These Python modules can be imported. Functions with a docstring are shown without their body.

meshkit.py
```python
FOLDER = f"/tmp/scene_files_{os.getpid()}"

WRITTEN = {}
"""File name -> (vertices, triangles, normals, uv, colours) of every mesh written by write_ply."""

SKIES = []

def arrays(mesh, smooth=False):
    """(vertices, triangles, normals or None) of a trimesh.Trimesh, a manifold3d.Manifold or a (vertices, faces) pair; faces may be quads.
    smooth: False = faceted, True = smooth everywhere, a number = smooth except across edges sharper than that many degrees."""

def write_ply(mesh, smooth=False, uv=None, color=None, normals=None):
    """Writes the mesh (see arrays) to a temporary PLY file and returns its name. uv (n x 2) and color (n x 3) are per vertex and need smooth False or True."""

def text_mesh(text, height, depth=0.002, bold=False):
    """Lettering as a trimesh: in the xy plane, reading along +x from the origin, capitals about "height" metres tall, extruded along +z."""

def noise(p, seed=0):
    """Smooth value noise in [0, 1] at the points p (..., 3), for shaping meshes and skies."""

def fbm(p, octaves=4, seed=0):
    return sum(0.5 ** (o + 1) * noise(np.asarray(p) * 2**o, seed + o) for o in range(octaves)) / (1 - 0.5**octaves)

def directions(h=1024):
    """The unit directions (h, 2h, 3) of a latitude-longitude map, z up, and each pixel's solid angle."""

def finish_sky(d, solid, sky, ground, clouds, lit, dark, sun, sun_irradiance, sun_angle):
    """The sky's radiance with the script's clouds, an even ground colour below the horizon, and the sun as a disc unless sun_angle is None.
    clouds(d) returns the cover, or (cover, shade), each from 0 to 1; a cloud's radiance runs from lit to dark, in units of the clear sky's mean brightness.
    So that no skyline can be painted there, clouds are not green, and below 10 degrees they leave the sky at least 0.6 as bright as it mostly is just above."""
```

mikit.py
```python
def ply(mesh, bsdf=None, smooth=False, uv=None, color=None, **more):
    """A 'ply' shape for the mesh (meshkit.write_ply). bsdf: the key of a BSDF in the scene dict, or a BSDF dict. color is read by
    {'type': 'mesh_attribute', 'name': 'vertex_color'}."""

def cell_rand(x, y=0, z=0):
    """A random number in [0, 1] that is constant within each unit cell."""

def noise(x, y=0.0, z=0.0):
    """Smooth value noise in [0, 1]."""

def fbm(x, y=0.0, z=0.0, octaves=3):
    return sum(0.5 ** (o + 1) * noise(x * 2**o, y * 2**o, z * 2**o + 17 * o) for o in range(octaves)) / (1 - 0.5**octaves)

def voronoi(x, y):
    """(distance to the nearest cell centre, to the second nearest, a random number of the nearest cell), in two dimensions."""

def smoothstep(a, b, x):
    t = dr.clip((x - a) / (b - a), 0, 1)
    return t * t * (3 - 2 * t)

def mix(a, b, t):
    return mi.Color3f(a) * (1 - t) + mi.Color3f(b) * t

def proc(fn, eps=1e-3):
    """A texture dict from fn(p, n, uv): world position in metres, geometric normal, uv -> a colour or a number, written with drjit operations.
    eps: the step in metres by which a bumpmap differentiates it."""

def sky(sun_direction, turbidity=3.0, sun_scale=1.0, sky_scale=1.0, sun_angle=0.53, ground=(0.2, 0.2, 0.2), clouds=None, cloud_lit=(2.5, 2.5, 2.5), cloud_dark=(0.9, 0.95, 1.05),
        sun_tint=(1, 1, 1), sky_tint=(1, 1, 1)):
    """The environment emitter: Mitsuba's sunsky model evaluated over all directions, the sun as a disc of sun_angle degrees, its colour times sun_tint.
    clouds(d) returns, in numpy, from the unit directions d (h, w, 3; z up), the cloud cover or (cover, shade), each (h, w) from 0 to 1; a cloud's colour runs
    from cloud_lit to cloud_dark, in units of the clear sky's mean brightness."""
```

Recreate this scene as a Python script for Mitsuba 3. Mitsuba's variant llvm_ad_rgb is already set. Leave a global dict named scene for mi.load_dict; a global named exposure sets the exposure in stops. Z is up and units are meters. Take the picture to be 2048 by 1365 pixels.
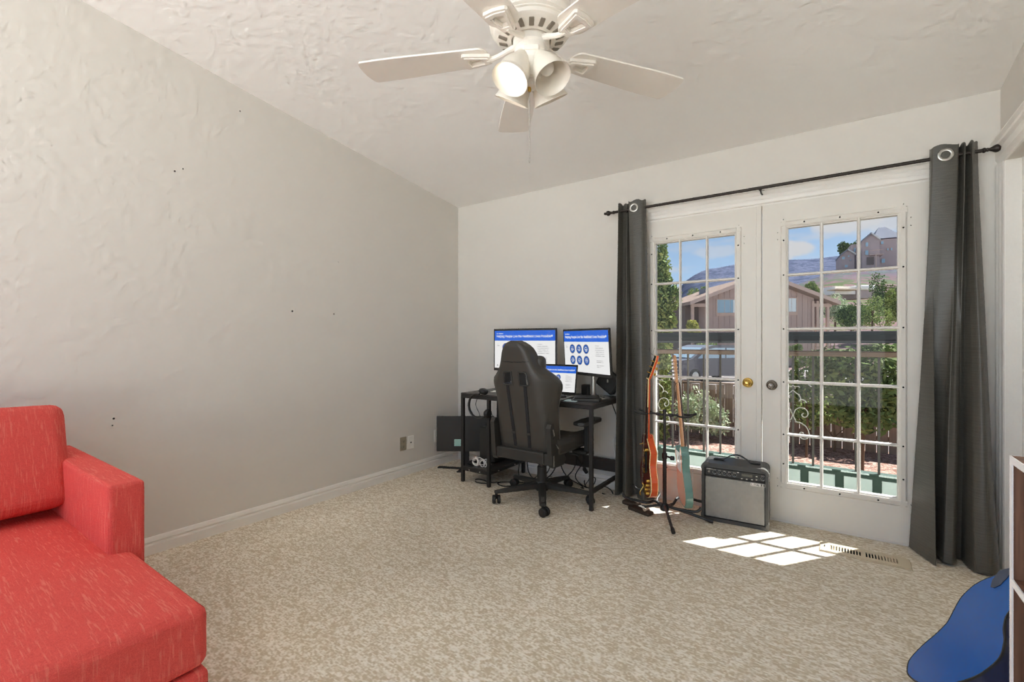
import math, random
import numpy as np
import trimesh
import manifold3d as m3
import shapely.geometry as sg
from scipy.interpolate import CubicSpline, PchipInterpolator
import drjit as dr
import mitsuba as mi
import mikit, meshkit
from mikit import noise, fbm, voronoi, cell_rand, smoothstep, mix, proc

T = mi.ScalarTransform4f
PI = math.pi
scene, labels = {}, {}

# ------------------------------------------------------------------ camera, sky, exposure
CAM_H, YAW, FOC = 1.165, math.radians(35.15), 930.0
fwd = [-math.sin(YAW), math.cos(YAW), 0.0]
scene['camera'] = {'type': 'perspective', 'fov': math.degrees(2 * math.atan(1024 / FOC)), 'fov_axis': 'x',
                   'near_clip': 0.02, 'far_clip': 3000.0, 'principal_point_offset_y': 1.5 / 1365,
                   'to_world': T().look_at(origin=[0, 0, CAM_H], target=[fwd[0], fwd[1], CAM_H], up=[0, 0, 1])}
SUN = np.array([.549, .747, 1.0])


def clouds(d):
    q = d / np.maximum(d[..., 2:3], 0.06)
    n = meshkit.fbm(np.stack([q[..., 0] * .8 + 3.1, q[..., 1] * .8 + 1.7, d[..., 2] * 2], -1), 5, 4)
    cover = np.clip((n - .50) / .16, 0, 1) * np.clip(d[..., 2] / .05, 0, 1)
    az, el = np.degrees(np.arctan2(d[..., 0], d[..., 1])), np.degrees(np.arcsin(np.clip(d[..., 2], -1, 1)))
    for (a, e, w, h, k) in ((-3.8, 9.6, 2.6, 1.0, 1.0), (-4.6, 9.3, 1.6, 1.2, .9), (.6, 11.6, 4.2, 1.5, 1.0), (3.4, 11.2, 3.0, 1.2, .8), (-11.6, 9.9, 3.4, .9, .5), (-1.2, 10.6, 1.2, .5, .5)):
        g = np.exp(-((az - a) / w) ** 2 * 1.6 - ((el - e) / h) ** 2 * 1.6)
        m = meshkit.fbm(np.stack([az * .9, el * 1.6, 0 * el + a], -1), 4, 7)
        cover = np.maximum(cover, k * np.clip((g * 1.5 + m - 1.0) / .3, 0, 1))
    return cover * .95, np.clip((n - .6) * 2.5, 0, 1)


scene['sky'] = mikit.sky(SUN, turbidity=3.0, sun_scale=2.2, sky_scale=.55, ground=(.60, .595, .58), clouds=clouds,
                         cloud_lit=(2.2, 2.2, 2.2), cloud_dark=(1.3, 1.32, 1.36), sun_tint=(.83, 1.02, 1.32))
exposure = 4.05
GLASS_T = 0.3          # tint of the door panes
BULB = .28            # radiance of each bulb in the ceiling fan

# ------------------------------------------------------------------ helpers


def key_for(k):
    if k not in scene and k not in labels:
        return k
    i = 1
    while f'{k}_{i:03d}' in scene or f'{k}_{i:03d}' in labels:
        i += 1
    return f'{k}_{i:03d}'


def thing(name, label, cat, group=None):
    k = key_for(name)
    labels[k] = {'label': label, 'category': cat}
    if group:
        labels[k]['group'] = group
    return k


def add(key, mesh, bsdf, smooth=30, **more):
    scene[key] = mikit.ply(mesh, bsdf, smooth, **more)
    return key


def one(name, mesh, bsdf, label, cat, smooth=30, group=None, **more):
    k = thing(name, label, cat, group)
    return add(k, mesh, bsdf, smooth, **more)


def part(parent, name, mesh, bsdf, smooth=30, label=None, **more):
    k = key_for(parent + '__' + name)
    add(k, mesh, bsdf, smooth, **more)
    if label:
        labels[k] = {'label': label}
    return k


def struct(name, mesh, bsdf, label, smooth=False, **more):
    labels[name] = {'label': label, 'kind': 'structure'}
    return add(name, mesh, bsdf, smooth, **more) if mesh is not None else name


def cat(*ms):
    ms = [m for a in ms for m in (a if isinstance(a, (list, tuple)) else [a])]
    return trimesh.util.concatenate(ms)


def box(x0, x1, y0, y1, z0, z1, b=0.0):
    if b <= 0:
        m = trimesh.creation.box((x1 - x0, y1 - y0, z1 - z0))
        m.apply_translation(((x0 + x1) / 2, (y0 + y1) / 2, (z0 + z1) / 2))
        return m
    b = min(b, .49 * (x1 - x0), .49 * (y1 - y0), .49 * (z1 - z0))
    pts = []
    for X, sx in ((x0, 1), (x1, -1)):
        for Y, sy in ((y0, 1), (y1, -1)):
            for Z, sz in ((z0, 1), (z1, -1)):
                pts += [(X, Y + sy * b, Z + sz * b), (X + sx * b, Y, Z + sz * b), (X + sx * b, Y + sy * b, Z)]
    return trimesh.Trimesh(pts).convex_hull


def rbox(x0, x1, y0, y1, z0, z1, r, n=10):
    """box with round edges: hull of eight spheres"""
    s = trimesh.creation.icosphere(2, r)
    v = s.vertices
    pts = [v + np.array([X, Y, Z]) for X in (x0 + r, x1 - r) for Y in (y0 + r, y1 - r) for Z in (z0 + r, z1 - r)]
    return trimesh.Trimesh(np.vstack(pts)).convex_hull


def cyl(p0, p1, r, seg=16, r1=None):
    p0, p1 = np.array(p0, float), np.array(p1, float)
    r1 = r if r1 is None else r1
    return tube([p0, p1], [r, r1], seg)


def tube(path, r, seg=8, caps=True, closed=False):
    p = np.asarray(path, float)
    n = len(p)
    r = np.broadcast_to(np.asarray(r, float), (n,))
    if closed:
        t = np.roll(p, -1, 0) - np.roll(p, 1, 0)
    else:
        t = np.gradient(p, axis=0)
    t /= np.linalg.norm(t, axis=1, keepdims=True) + 1e-12
    a = np.cross(t[0], [0, 0, 1] if abs(t[0][2]) < .9 else [1, 0, 0])
    a /= np.linalg.norm(a)
    A = []
    for i in range(n):
        a = a - t[i] * np.dot(a, t[i])
        a /= np.linalg.norm(a) + 1e-12
        A.append(a)
    A = np.array(A)
    B = np.cross(t, A)
    ang = np.arange(seg) * 2 * PI / seg
    v = p[:, None] + r[:, None, None] * (np.cos(ang)[None, :, None] * A[:, None] + np.sin(ang)[None, :, None] * B[:, None])
    v = v.reshape(-1, 3)
    f = []
    for i in range(n if closed else n - 1):
        i2 = (i + 1) % n
        for j in range(seg):
            j2 = (j + 1) % seg
            a_, b_, c_, d_ = i * seg + j, i * seg + j2, i2 * seg + j2, i2 * seg + j
            f += [(a_, b_, c_), (a_, c_, d_)]
    if caps and not closed:
        v = np.vstack([v, p[:1], p[-1:]])
        k = len(v) - 2
        for j in range(seg):
            j2 = (j + 1) % seg
            f += [(k, j2, j), (k + 1, (n - 1) * seg + j, (n - 1) * seg + j2)]
    m = trimesh.Trimesh(v, f, process=False)
    return m


def spline(pts, n=24):
    p = np.asarray(pts, float)
    d = np.r_[0, np.cumsum(np.linalg.norm(np.diff(p, axis=0), axis=1))]
    return CubicSpline(d, p)(np.linspace(0, d[-1], n))


def lathe(profile, seg=24):
    """profile: (r, z) list, about z"""
    pr = np.asarray(profile, float)
    ang = np.arange(seg) * 2 * PI / seg
    v = np.stack([pr[:, None, 0] * np.cos(ang), pr[:, None, 0] * np.sin(ang), np.broadcast_to(pr[:, None, 1], (len(pr), seg))], -1).reshape(-1, 3)
    f = []
    for i in range(len(pr) - 1):
        for j in range(seg):
            j2 = (j + 1) % seg
            f += [(i * seg + j, i * seg + j2, (i + 1) * seg + j2), (i * seg + j, (i + 1) * seg + j2, (i + 1) * seg + j)]
    m = trimesh.Trimesh(v, f, process=False)
    m.merge_vertices()
    m.update_faces(m.nondegenerate_faces())
    return m


def extr(poly, h, z0=0.0):
    if not hasattr(poly, 'exterior'):
        poly = sg.Polygon(poly)
    m = trimesh.creation.extrude_polygon(poly, h, engine='earcut')
    m.apply_translation((0, 0, z0))
    return m


def frame_m(origin, x, y, z=None):
    x, y = np.array(x, float), np.array(y, float)
    x = x / np.linalg.norm(x)
    y = y - x * np.dot(x, y)
    y = y / np.linalg.norm(y)
    z = np.cross(x, y)
    M = np.eye(4)
    M[:3, 0], M[:3, 1], M[:3, 2], M[:3, 3] = x, y, z, origin
    return M


def xf(mesh, M):
    m = mesh.copy()
    m.apply_transform(M)
    return m


def mv(mesh, x=0, y=0, z=0, rz=0, rx=0, ry=0):
    m = mesh.copy()
    R = np.eye(4)
    if rx:
        R = trimesh.transformations.rotation_matrix(rx, [1, 0, 0]) @ R
    if ry:
        R = trimesh.transformations.rotation_matrix(ry, [0, 1, 0]) @ R
    if rz:
        R = trimesh.transformations.rotation_matrix(rz, [0, 0, 1]) @ R
    R = R.copy()
    R[:3, 3] = (x, y, z)
    m.apply_transform(R)
    return m


def loft(rings, caps=True):
    """rings: (n, k, 3) closed loops"""
    r = np.asarray(rings, float)
    n, k = r.shape[:2]
    v = r.reshape(-1, 3)
    f = []
    for i in range(n - 1):
        for j in range(k):
            j2 = (j + 1) % k
            f += [(i * k + j, i * k + j2, (i + 1) * k + j2), (i * k + j, (i + 1) * k + j2, (i + 1) * k + j)]
    if caps:
        v = np.vstack([v, r[0].mean(0), r[-1].mean(0)])
        a = len(v) - 2
        for j in range(k):
            j2 = (j + 1) % k
            f += [(a, j2, j), (a + 1, (n - 1) * k + j, (n - 1) * k + j2)]
    m = trimesh.Trimesh(v, f, process=False)
    if m.volume < 0:
        m.invert()
    return m


def manif(m):
    m = m.copy()
    m.merge_vertices()
    return m3.Manifold(m3.Mesh(np.asarray(m.vertices, np.float32), np.asarray(m.faces, np.uint32)))


def unman(M):
    g = M.to_mesh()
    return trimesh.Trimesh(g.vert_properties[:, :3], g.tri_verts, process=False)


def soft(mesh, edge=.03, it=12):
    """puffy upholstery: refine and smooth"""
    M = manif(mesh).refine_to_length(edge)
    t = unman(M)
    t.merge_vertices()
    trimesh.smoothing.filter_taubin(t, iterations=it)
    return t


# ------------------------------------------------------------------ materials
def srgb(*c):
    c = np.array(c, float) / 255.0
    return [float(x) for x in np.where(c <= .04045, c / 12.92, ((c + .055) / 1.055) ** 2.4)]


def RGB(c):
    return {'type': 'rgb', 'value': list(c)}


def principled(color, rough=.5, metal=0.0, **k):
    d = {'type': 'principled', 'base_color': RGB(color) if not isinstance(color, dict) else color, 'roughness': rough, 'metallic': metal}
    d.update(k)
    return {'type': 'twosided', 'bsdf': d}


def bumped(bsdf, fn, scale, eps=1e-3):
    return {'type': 'twosided', 'bsdf': {'type': 'bumpmap', 'arbitrary': proc(fn, eps), 'scale': scale, 'bsdf': bsdf}}


def diffuse(c):
    return {'type': 'twosided', 'bsdf': {'type': 'diffuse', 'reflectance': RGB(c) if not isinstance(c, dict) else c}}


def mat(name, d):
    scene[name] = d
    return name


def plaster_h(p, n, uv):
    a = fbm(p.x * 26, p.y * 26, p.z * 26, 3)
    return smoothstep(.42, .62, a)


WALLC = srgb(216, 212, 205)
mat('m_wall', bumped({'type': 'diffuse', 'reflectance': RGB(WALLC)}, plaster_h, .0016, 2e-3))
mat('m_ceiling', bumped({'type': 'diffuse', 'reflectance': RGB(srgb(238, 236, 232))}, plaster_h, .0018, 2e-3))
mat('m_trim', principled(srgb(226, 223, 217), .38))
mat('m_door', principled(srgb(216, 212, 204), .42))


def carpet_c(p, n, uv):
    a = noise(p.x * 125, p.y * 150, 3)
    b = noise(p.x * 60 + p.y * 30, p.y * 200, 7)
    r = cell_rand(dr.floor(p.x * 34), dr.floor(p.y * 64), 5)
    big = fbm(p.x * 1.1, p.y * 1.1, 2, 3)
    t = smoothstep(.25, .8, .45 * a + .35 * b + .2 * r)
    col = mix(srgb(204, 190, 165), srgb(247, 240, 226), t)
    return col * (.93 + .16 * (big - .5) * 2)


def carpet_h(p, n, uv):
    return .6 * noise(p.x * 125, p.y * 150, 3) + .4 * noise(p.x * 60 + p.y * 30, p.y * 200, 7)


mat('m_carpet', bumped({'type': 'diffuse', 'reflectance': proc(carpet_c)}, carpet_h, .0028, 1.5e-3))


def sofa_c(p, n, uv):
    side = dr.abs(n.y) > .75
    al = dr.select(side, p.z, p.x - p.z)
    ac = dr.select(side, p.x, p.y)
    s1 = noise(ac * 420, al * 34, 1)
    s2 = noise(ac * 170 + 7, al * 14, 4)
    w = noise(ac * 900, al * 700, 2)
    t = smoothstep(.52, .9, .62 * s1 + .38 * s2)
    base = mix(srgb(194, 66, 62), srgb(214, 90, 82), w)
    return mix(base, srgb(226, 130, 114), t * .52)


def sofa_h(p, n, uv):
    return noise(p.x * 500, p.y * 500, p.z * 500)


mat('m_sofa', bumped({'type': 'principled', 'base_color': proc(sofa_c), 'roughness': .85, 'sheen': .4, 'specular': .2}, sofa_h, .0012, 1e-3))


def curtain_c(p, n, uv):
    t = noise(p.x * 40 + p.y * 40, 3, p.z * 520)
    u = fbm(p.x * 6, p.y * 6, p.z * 4, 2)
    return mix(srgb(62, 61, 56), srgb(90, 88, 81), .65 * t + .35 * u)


mat('m_curtain', principled(proc(curtain_c), .42, sheen=.8, specular=.5))
mat('m_black_metal', principled(srgb(40, 38, 36), .45, .0, specular=.5))
mat('m_black_plastic', principled(srgb(34, 33, 31), .5))
mat('m_dark_plastic', principled(srgb(50, 49, 46), .42))
mat('m_grey_plastic', principled(srgb(84, 83, 79), .4))
mat('m_silver', principled(srgb(190, 188, 182), .3, .8))
mat('m_chrome', principled(srgb(225, 225, 225), .12, 1.0))
mat('m_white_plastic', principled(srgb(236, 233, 226), .35))
mat('m_brass', principled(srgb(214, 178, 96), .2, 1.0))
mat('m_gold', principled(srgb(220, 180, 90), .25, 1.0))
mat('m_pewter', principled(srgb(120, 114, 106), .25, 1.0))
mat('m_bronze', principled(srgb(52, 46, 42), .4, .5))
mat('m_dark_hole', diffuse([.01, .01, .01]))
mat('m_leather', principled(srgb(62, 59, 54), .42, specular=.5))
mat('m_white_metal', principled(srgb(228, 223, 214), .35))
mat('m_pane', {'type': 'thindielectric', 'int_ior': 1.5, 'specular_transmittance': RGB([GLASS_T] * 3), 'specular_reflectance': RGB([.1] * 3)})
mat('m_clear_pane', {'type': 'thindielectric', 'int_ior': 1.5})

# ------------------------------------------------------------------ room shell
XL, XR, YB, YN = -3.067, .684, 3.436, -2.2
C0, CS = 2.468, .136            # ceiling height at the far wall, its slope


def ceil_z(y):
    return C0 + CS * (YB - y)


WT = .14
struct('floor', box(XL - WT, XR + .75, YN - WT, YB + .12, -.12, 0), 'm_carpet', 'beige looped carpet covering the whole room floor')
# left wall: a prism with a sloping top
wl = extr([(YN - WT, -.1), (YB + WT, -.1), (YB + WT, ceil_z(YB + WT) + .1), (YN - WT, ceil_z(YN - WT) + .1)], WT)
wl = xf(wl, frame_m((XL - WT, 0, 0), (0, 1, 0), (0, 0, 1)))
struct('wall_left', wl, 'm_wall', 'long plain off-white textured wall on the left behind the red sofa')
cl = extr([(YN - WT, ceil_z(YN - WT)), (YB + WT, ceil_z(YB + WT)), (YB + WT, ceil_z(YB + WT) + .12), (YN - WT, ceil_z(YN - WT) + .12)], XR - XL + .9)
cl = xf(cl, frame_m((XL - .08, 0, 0), (0, 1, 0), (0, 0, 1)))
struct('ceiling', cl, 'm_ceiling', 'sloping off-white textured ceiling with a fan hanging from it')
# far wall with the double door opening
DX0, DX1, DZ = -1.262, .436, 2.058
wf = sg.Polygon([(XL - WT, -.1), (XR + .8, -.1), (XR + .8, C0 + .1), (XL - WT, C0 + .1)]).difference(sg.box(DX0, -.2, DX1, DZ))
wf = xf(extr(wf, .16), frame_m((0, YB + .16, 0), (1, 0, 0), (0, 0, 1)))
struct('wall_far', wf, 'm_wall', 'off-white textured far wall with the double glass doors in it')
# right wall: over and beside the closet opening
CZ = 2.07
CY0, CY1 = .2, 3.335
wr = sg.Polygon([(YN - WT, -.1), (YB + .1, -.1), (YB + .1, ceil_z(YB + .1) + .1), (YN - WT, ceil_z(YN - WT) + .1)]).difference(sg.box(CY0, -.2, CY1, CZ))
wr = xf(extr(wr, .12), frame_m((XR, 0, 0), (0, 1, 0), (0, 0, 1)))
struct('wall_right', wr, 'm_wall', 'off-white wall on the right above the closet opening')
# near wall, behind the camera, with an unseen window added as fill light
NW = (-3.0, .62, .06, 3.1)
wn = sg.Polygon([(XL - WT, -.1), (XR + .2, -.1), (XR + .2, ceil_z(YN) + .2), (XL - WT, ceil_z(YN) + .2)]).difference(sg.box(NW[0], NW[2], NW[1], NW[3]))
wn = xf(extr(wn, WT), frame_m((0, YN, 0), (1, 0, 0), (0, 0, 1)))
struct('wall_near', wn, 'm_wall', 'off-white wall behind the camera with an added wide window')
struct('window_1', None, None, 'added wide window behind the camera, for fill light')
fr = [box(NW[0], NW[1], YN - .12, YN - .04, NW[2], NW[2] + .05), box(NW[0], NW[1], YN - .12, YN - .04, NW[3] - .05, NW[3])]
for fx in np.linspace(NW[0] + .025, NW[1] - .025, 4):
    fr.append(box(fx - .025, fx + .025, YN - .12, YN - .04, NW[2], NW[3]))
part('window_1', 'window_frame', cat(fr), 'm_trim')
part('window_1', 'pane', box(NW[0] + .02, NW[1] - .02, YN - .081, YN - .08, NW[2] + .02, NW[3] - .02).slice_plane((0, YN - .0805, 0), (0, 1, 0)), 'm_clear_pane', False)


# baseboards: a profile extruded along each wall (thickness outwards, height)
BB = [(0, 0), (.014, 0), (.014, .050), (.005, .056), (.005, .062), (.0125, .070), (.009, .084), (.004, .092), (0, .094)]


def run(profile, p0, p1, out):
    """profile (outwards, up) swept straight from p0 to p1 on the floor plane"""
    p0, p1 = np.array(p0, float), np.array(p1, float)
    d = p1 - p0
    L = np.linalg.norm(d)
    m = extr(profile, L)
    return xf(m, frame_m(p0, out, (0, 0, 1))) if np.dot(np.cross(out, (0, 0, 1)), d) > 0 else xf(m, frame_m(p1, out, (0, 0, 1)))


struct('baseboard_left', run(BB, (XL, YN, 0), (XL, YB, 0), (1, 0, 0)), 'm_trim', 'white grooved baseboard along the left wall', 25)
struct('baseboard_far', run(BB, (XL, YB, 0), (DX0 - .09, YB, 0), (0, -1, 0)), 'm_trim', 'white grooved baseboard under the desk on the far wall', 25)
# casings: profile across (u) and thickness
CP = [(0, 0), (.085, 0), (.085, .012), (.078, .018), (.06, .019), (.052, .014), (.03, .016), (.02, .011), (.006, .010), (0, .006)]


def casing_h(x0, x1, z, y):     # header on the far wall, its inner edge at z
    m = extr(CP, x1 - x0)
    return xf(m, frame_m((x0, y, z), (0, 0, 1), (0, -1, 0)))


def casing_v(xin, sgn, z1, y):
    m = extr(CP, z1)
    return xf(m, frame_m((xin, y, 0 if sgn < 0 else z1), (sgn, 0, 0), (0, -1, 0)))


struct('trim_1', cat(casing_h(DX0 - .085, DX1 + .085, DZ, YB)), 'm_trim', 'white moulded casing over the double doors', 25)
struct('trim_2', casing_v(DX0, -1, DZ, YB), 'm_trim', 'white moulded casing at the left of the double doors', 25)
struct('trim_3', casing_v(DX1, 1, DZ, YB), 'm_trim', 'white moulded casing at the right of the double doors', 25)
# jamb lining of the opening
struct('trim_4', cat(box(DX0, DX0 + .014, YB + .002, YB + .155, 0, DZ), box(DX1 - .014, DX1, YB + .002, YB + .155, 0, DZ),
                     box(DX0, DX1, YB + .002, YB + .155, DZ - .014, DZ), box(DX0, DX1, YB - .005, YB + .155, -.01, .012)), 'm_trim', 'white door frame and threshold of the double doors')
# closet opening on the right wall
CC = [(0, 0), (.095, 0), (.095, .014), (.086, .022), (.066, .022), (.056, .016), (.034, .018), (.024, .012), (.006, .011), (0, .006)]
m_ = extr(CC, CZ)
struct('trim_5', xf(m_, frame_m((XR, CY1, 0), (0, 1, 0), (-1, 0, 0))), 'm_trim', 'white moulded upright casing of the closet in the right corner', 25)
m_ = extr([(0, 0), (.13, 0), (.13, .034), (.115, .04), (.10, .03), (.085, .03), (.07, .02), (.03, .02), (.02, .014), (0, .010)], YB - CY0)
struct('trim_6', xf(m_, frame_m((XR, YB, CZ), (0, 0, 1), (-1, 0, 0))), 'm_trim', 'white crown-moulded header over the closet opening', 25)
k = struct('door_3', box(XR + .055, XR + .09, 1.75, CY1, .01, CZ + .03), 'm_trim', 'plain white sliding closet door at the right edge')
struct('door_4', box(XR + .095, XR + .13, CY0, 1.8, .01, CZ + .03), 'm_trim', 'second plain white sliding closet door')
struct('trim_7', cat(box(XR + .001, XR + .119, CY1, CY1 + .012, 0, CZ), box(XR + .001, XR + .119, CY0 - .012, CY0, 0, CZ)), 'm_trim', 'white lining of the closet opening')
struct('wall_closet', box(XR + .60, XR + .64, YN, YB, -.05, C0 + .6), 'm_wall', 'back wall of the closet')
# ------------------------------------------------------------------ double doors
LEAF_Y0, LEAF_Y1 = 3.42, 3.464


def door_leaf(name, x0, x1, label, knob_side, gx):
    struct(name, None, None, label)
    z0, z1 = .014, 2.043
    gz0, gz1 = .2605, 1.885
    g0, g1 = gx
    leaf = extr(sg.box(x0, z0, x1, z1).difference(sg.box(g0, gz0, g1, gz1)), LEAF_Y1 - LEAF_Y0)
    part(name, 'panel', xf(leaf, frame_m((0, LEAF_Y1, 0), (1, 0, 0), (0, 0, 1))), 'm_door', False)
    # raised moulding round the glass
    w, o = .036, .008
    prof = [(0, 0), (o, 0), (w, 0), (w, .004), (w - .008, .011), (.008, .013), (0, .009)]
    mould = []
    for (a, b, fx, up, L) in (((g0, gz0), (g1, gz0), 1, (0, 0, -1), 0), ((g0, gz1), (g1, gz1), 1, (0, 0, 1), 0),
                              ((g0, gz0), (g0, gz1), 0, (-1, 0, 0), 0), ((g1, gz0), (g1, gz1), 0, (1, 0, 0), 0)):
        ext = w
        if fx:
            m = extr(prof, g1 - g0 + 2 * ext)
            R = frame_m((0, 0, 0), up, (0, -1, 0))
            m = xf(m, R)
            zaxis = R[:3, 2]
            start = np.array([a[0] - ext if zaxis[0] > 0 else b[0] + ext, LEAF_Y0, a[1]])
        else:
            m = extr(prof, gz1 - gz0 + 2 * ext)
            R = frame_m((0, 0, 0), up, (0, -1, 0))
            m = xf(m, R)
            zaxis = R[:3, 2]
            start = np.array([a[0], LEAF_Y0, gz0 - ext if zaxis[2] > 0 else gz1 + ext])
        m.apply_translation(start)
        mould.append(m)
    part(name, 'glazing_frame', cat(mould), 'm_door', 25)
    # muntin bars: two upright, four level
    xs = [g0 + (g1 - g0) * i / 3 for i in (1, 2)]
    zs = [1.5795, 1.2365, .8995, .5665]
    hw = .0095

    def bar(ax, at):
        pts = [(-hw, .010), (-.004, -.008), (.004, -.008), (hw, .010), (hw, .014), (-hw, .014)]
        if ax == 'x':
            m = extr(pts, g1 - g0)
            return xf(m, frame_m((g0, LEAF_Y0, at), (0, 0, 1), (0, 1, 0)) @ np.diag([1, 1, -1, 1.0]))
        m = extr(pts, gz1 - gz0)
        return xf(m, frame_m((at, LEAF_Y0, gz0), (1, 0, 0), (0, 1, 0)) @ np.diag([1, 1, 1, 1.0]))
    for at in xs:
        m = bar('z', at)
        if m.bounds[1][2] > gz1 + .1 or m.bounds[0][2] < gz0 - .1:
            m.apply_translation((0, 0, gz0 - m.bounds[0][2]))
        part(name, 'muntin', m, 'm_door', 25)
    for at in zs:
        m = bar('x', at)
        m.apply_translation((g0 - m.bounds[0][0], 0, 0))
        part(name, 'muntin', m, 'm_door', 25)
    # bright inner stop round each pane opening
    stop = [box(g0, g0 + .006, LEAF_Y0 + .002, LEAF_Y1, gz0, gz1), box(g1 - .006, g1, LEAF_Y0 + .002, LEAF_Y1, gz0, gz1),
            box(g0, g1, LEAF_Y0 + .002, LEAF_Y1, gz0, gz0 + .007), box(g0, g1, LEAF_Y0 + .002, LEAF_Y1, gz1 - .007, gz1)]
    part(name, 'glass_stop', cat(stop), 'm_door', False)
    # fifteen panes, each a sheet of its own between the bars
    X = [g0] + xs + [g1]
    Z = [gz1] + zs + [gz0]
    for r in range(5):
        for c_ in range(3):
            a, b, lo, hi = X[c_] + .002, X[c_ + 1] - .002, Z[r + 1] + .002, Z[r] - .002
            v = [(a, LEAF_Y0 + .0125, lo), (b, LEAF_Y0 + .0125, lo), (b, LEAF_Y0 + .0125, hi), (a, LEAF_Y0 + .0125, hi)]
            part(name, 'pane', trimesh.Trimesh(v, [(0, 1, 2), (0, 2, 3)], process=False), 'm_pane', False)
    # screws on the moulding
    sc = lathe([(0, .0022), (.0032, .0018), (.0046, 0), (.0046, -.002), (0, -.002)], 8)
    scp = []
    for fx_ in (.17, .5, .83):
        scp += [(g0 + (g1 - g0) * fx_, gz1 + .018), (g0 + (g1 - g0) * fx_, gz0 - .018)]
    for sz in (1.80, 1.5795, 1.2365, .8995, .5665, .38):
        scp += [(g0 - .018, sz), (g1 + .018, sz)]
    for (sx, sz) in scp:
        part(name, 'screw', xf(sc, frame_m((sx, LEAF_Y0 - .0125, sz), (1, 0, 0), (0, 0, 1))), 'm_dark_hole', True)
    # old screw holes left near the corners of the moulding
    hl = lathe([(0, .0006), (.0026, .0004), (.0026, -.002), (0, -.002)], 7)
    for (sx, sz) in ((g0 - .052, gz1 - .03), (g0 - .052, gz1 - .075), (g0 - .02, gz1 + .05), (g1 + .052, gz1 - .03), (g1 + .052, gz1 - .075),
                     (g1 + .02, gz1 + .05), (g0 - .052, gz0 + .02), (g0 - .052, gz0 - .03), (g1 + .052, gz0 - .02), (g1 + .052, gz0 - .075)):
        if x0 + .01 < sx < x1 - .01:
            part(name, 'screw_hole', xf(hl, frame_m((sx, LEAF_Y0, sz), (1, 0, 0), (0, 0, 1))), 'm_bronze', True)
    return name


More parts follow.
